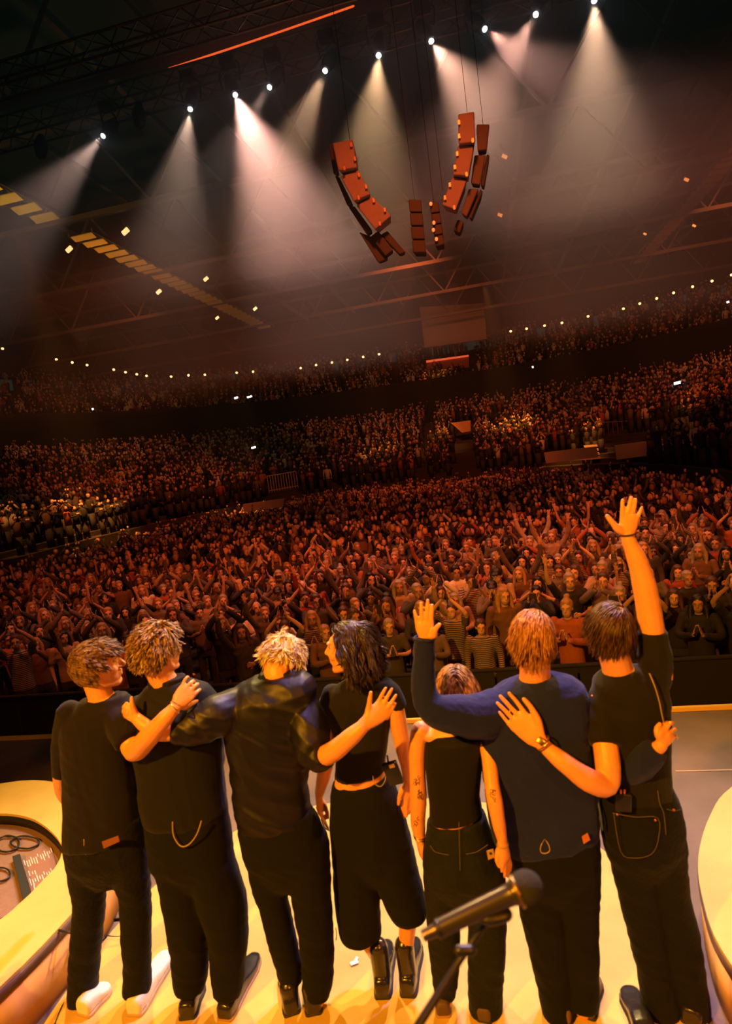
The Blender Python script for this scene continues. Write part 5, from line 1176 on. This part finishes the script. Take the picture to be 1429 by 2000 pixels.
LA = [(1172, 1370, -.03, 24), (1178, 1430, -.08, 24), (1186, 1490, -.14, 24), (1184, 1532, -.17, 22.5), (1150, 1524, -.21, 23), (1105, 1492, -.22, 19), (1070, 1464, -.20, 14.5)]
f.tube(f.body, LA)
f.hand(f.body, (1062, 1456, -.195), [[(1022, 1389, -.155), (1008, 1370, -.145), (994, 1354, -.14)], [(1011, 1397, -.155), (992, 1376, -.145), (977, 1360, -.14)], [(1003, 1406, -.155), (985, 1387, -.145), (971, 1373, -.14)], [(996, 1417, -.155), (984, 1402, -.145), (975, 1391, -.14)]],
       [(1050, 1408, -.175), (1036, 1381, -.165), (1023, 1366, -.16)], r=.0092, wr=.027)
lb, lk = legs(f, 'jeans', [(1170, 1310, 1540, .115), (1172, 1324, 1575, .12), (1176, 1336, 1620, .125), (1182, 1338, 1660, .125), (1192, 1334, 1700, .10)],
              [(1222, 1640, 0, 42), (1238, 1700, 0, 40), (1250, 1760, 0, 37), (1262, 1820, 0, 34), (1274, 1880, 0, 33), (1288, 1950, 0, 33), (1300, 2010, 0, 31)],
              [(1296, 1640, 0, 42), (1304, 1700, .0, 36), (1314, 1760, 0, 33), (1328, 1820, 0, 33), (1340, 1880, 0, 32), (1352, 1940, 0, 30), (1358, 1984, 0, 27)], DENIM, seed=9)
f.finish(base=(.46, 2.5, 0))
def b(mb):
    f.loft(mb, T)
    f.tube(mb, [(1280, 1330, 0, 28), (1280, 1285, 0, 31), (1277, 1250, 0, 28), (1275, 1232, 0, 26.5)])
    f.tube(mb, [(1176, 1364, -.02, 28), (1180, 1410, -.06, 33), (1183, 1440, -.09, 33), (1184, 1456, -.11, 31)])
f.cloth('t_shirt', b, TEE, fold=.0055, seed=61, fold2=.5)
jo = f.cloth('jeans', lb, DENIM, **lk)
loop(f, [(1268, 1316, -.085), (1278, 1340, -.118), (1287, 1370, -.128), (1292, 1395, -.125), (1296, 1412, -.12)], .0026, 'zip_line', CORD)
for pts in ([(1196, 1588, -.13), (1240, 1596, -.138), (1284, 1598, -.135), (1285, 1640, -.135), (1272, 1668, -.135), (1240, 1676, -.138), (1212, 1664, -.135), (1198, 1588, -.13)], [(1302, 1580, -.125), (1316, 1584, -.115), (1330, 1580, -.09)], [(1284, 1545, -.125), (1288, 1570, -.13), (1296, 1590, -.13), (1300, 1630, -.132)]): stitch(f, pts)
for p in ((1205, 1591, -.134), (1279, 1602, -.14), (1315, 1582, -.118)):
    mb = MB(); mb.ell(f.P(*p), (.005, .003, .005)); mb.build('rivet', mat('copper', (.8, .25, .08), .3, metal=1), jo)
wl = MB(); wl.box(f.P(1216, 1566, -.14), (.03, .012, .036), Matrix.Rotation(.1, 3, 'Y')); wo = wl.build('radio_pack', DBLK, f.root, bevel=.004)
for dx in (0, 7): 
    mb = MB(); mb.tube([f.P(1212+dx, 1550, -.145), f.P(1212+dx, 1543, -.145)], .0045, n=8); mb.build('connector', mat('copper', (.8, .25, .08), .3, metal=1), wo)
loop(f, [(1166, 1560, -.05), (1172, 1590, -.09), (1176, 1620, -.09)], .004, 'jeans_tag', mat('blue_cloth', (.05, .09, .2), .8))
band(f, (1209, 1045, 0), (1241, 1041, 0), .0032, 'bracelet', mat('dark_cord', (.05, .02, .02), .6))
band(f, (1230.5, 1004, 0), (1239.5, 1003, 0), .0015, 'ring', STEEL)
# watch
A = f.P(1067, 1436, -.2); B = f.P(1046, 1458, -.2)
band(f, (1049, 1462, -.2), (1071, 1439, -.2), .004, 'watch_strap', GOLD)
wm = MB(); wd = (ray(1056, 1447).normalized()); M = wd.to_track_quat('Z', 'Y').to_matrix() @ Matrix.Rotation(.8, 3, 'Z'); wm.box(f.P(1056, 1448, -.228), (.015, .013, .004), M); wm.build('watch', GOLD, f.root, bevel=.003)
f.shoe(atZ(1264, 2040, 0), atZ(1226, 1938, 0), .048, .07, LEATHER, SOLEB)
sb = MB(); a_ = atZ(1250, 1975, .0)+Vector((0, 0, .055)); sb.tube([a_+Vector((-.04, 0, -.012)), a_, a_+Vector((.04, 0, -.012))], .010, n=8, flat=.4, fdir=(0, 0, 1)); sb.build('penny_strap', LEATHER, f.root)
f.shoe(atZ(1350, 2010, 0), atZ(1362, 1925, 0), .046, .07, LEATHER, SOLEB)
H7 = hairmat('brown_straight_hair', (.03, .014, .006), (.12, .06, .024), .3)
hair(f.root, f.hc, f.hM, (.085, .106, .100), 1700, .06, H7, scalp(.45, .4, -.62, -.12), lambda u, r: Vector((-.35+.6*u.x, .1+.5*u.y, -.9+1.0*max(0, u.z))), .6, .14, 16, 63, .0044, .75, (0, -.004, .024), .006, lift=.03)
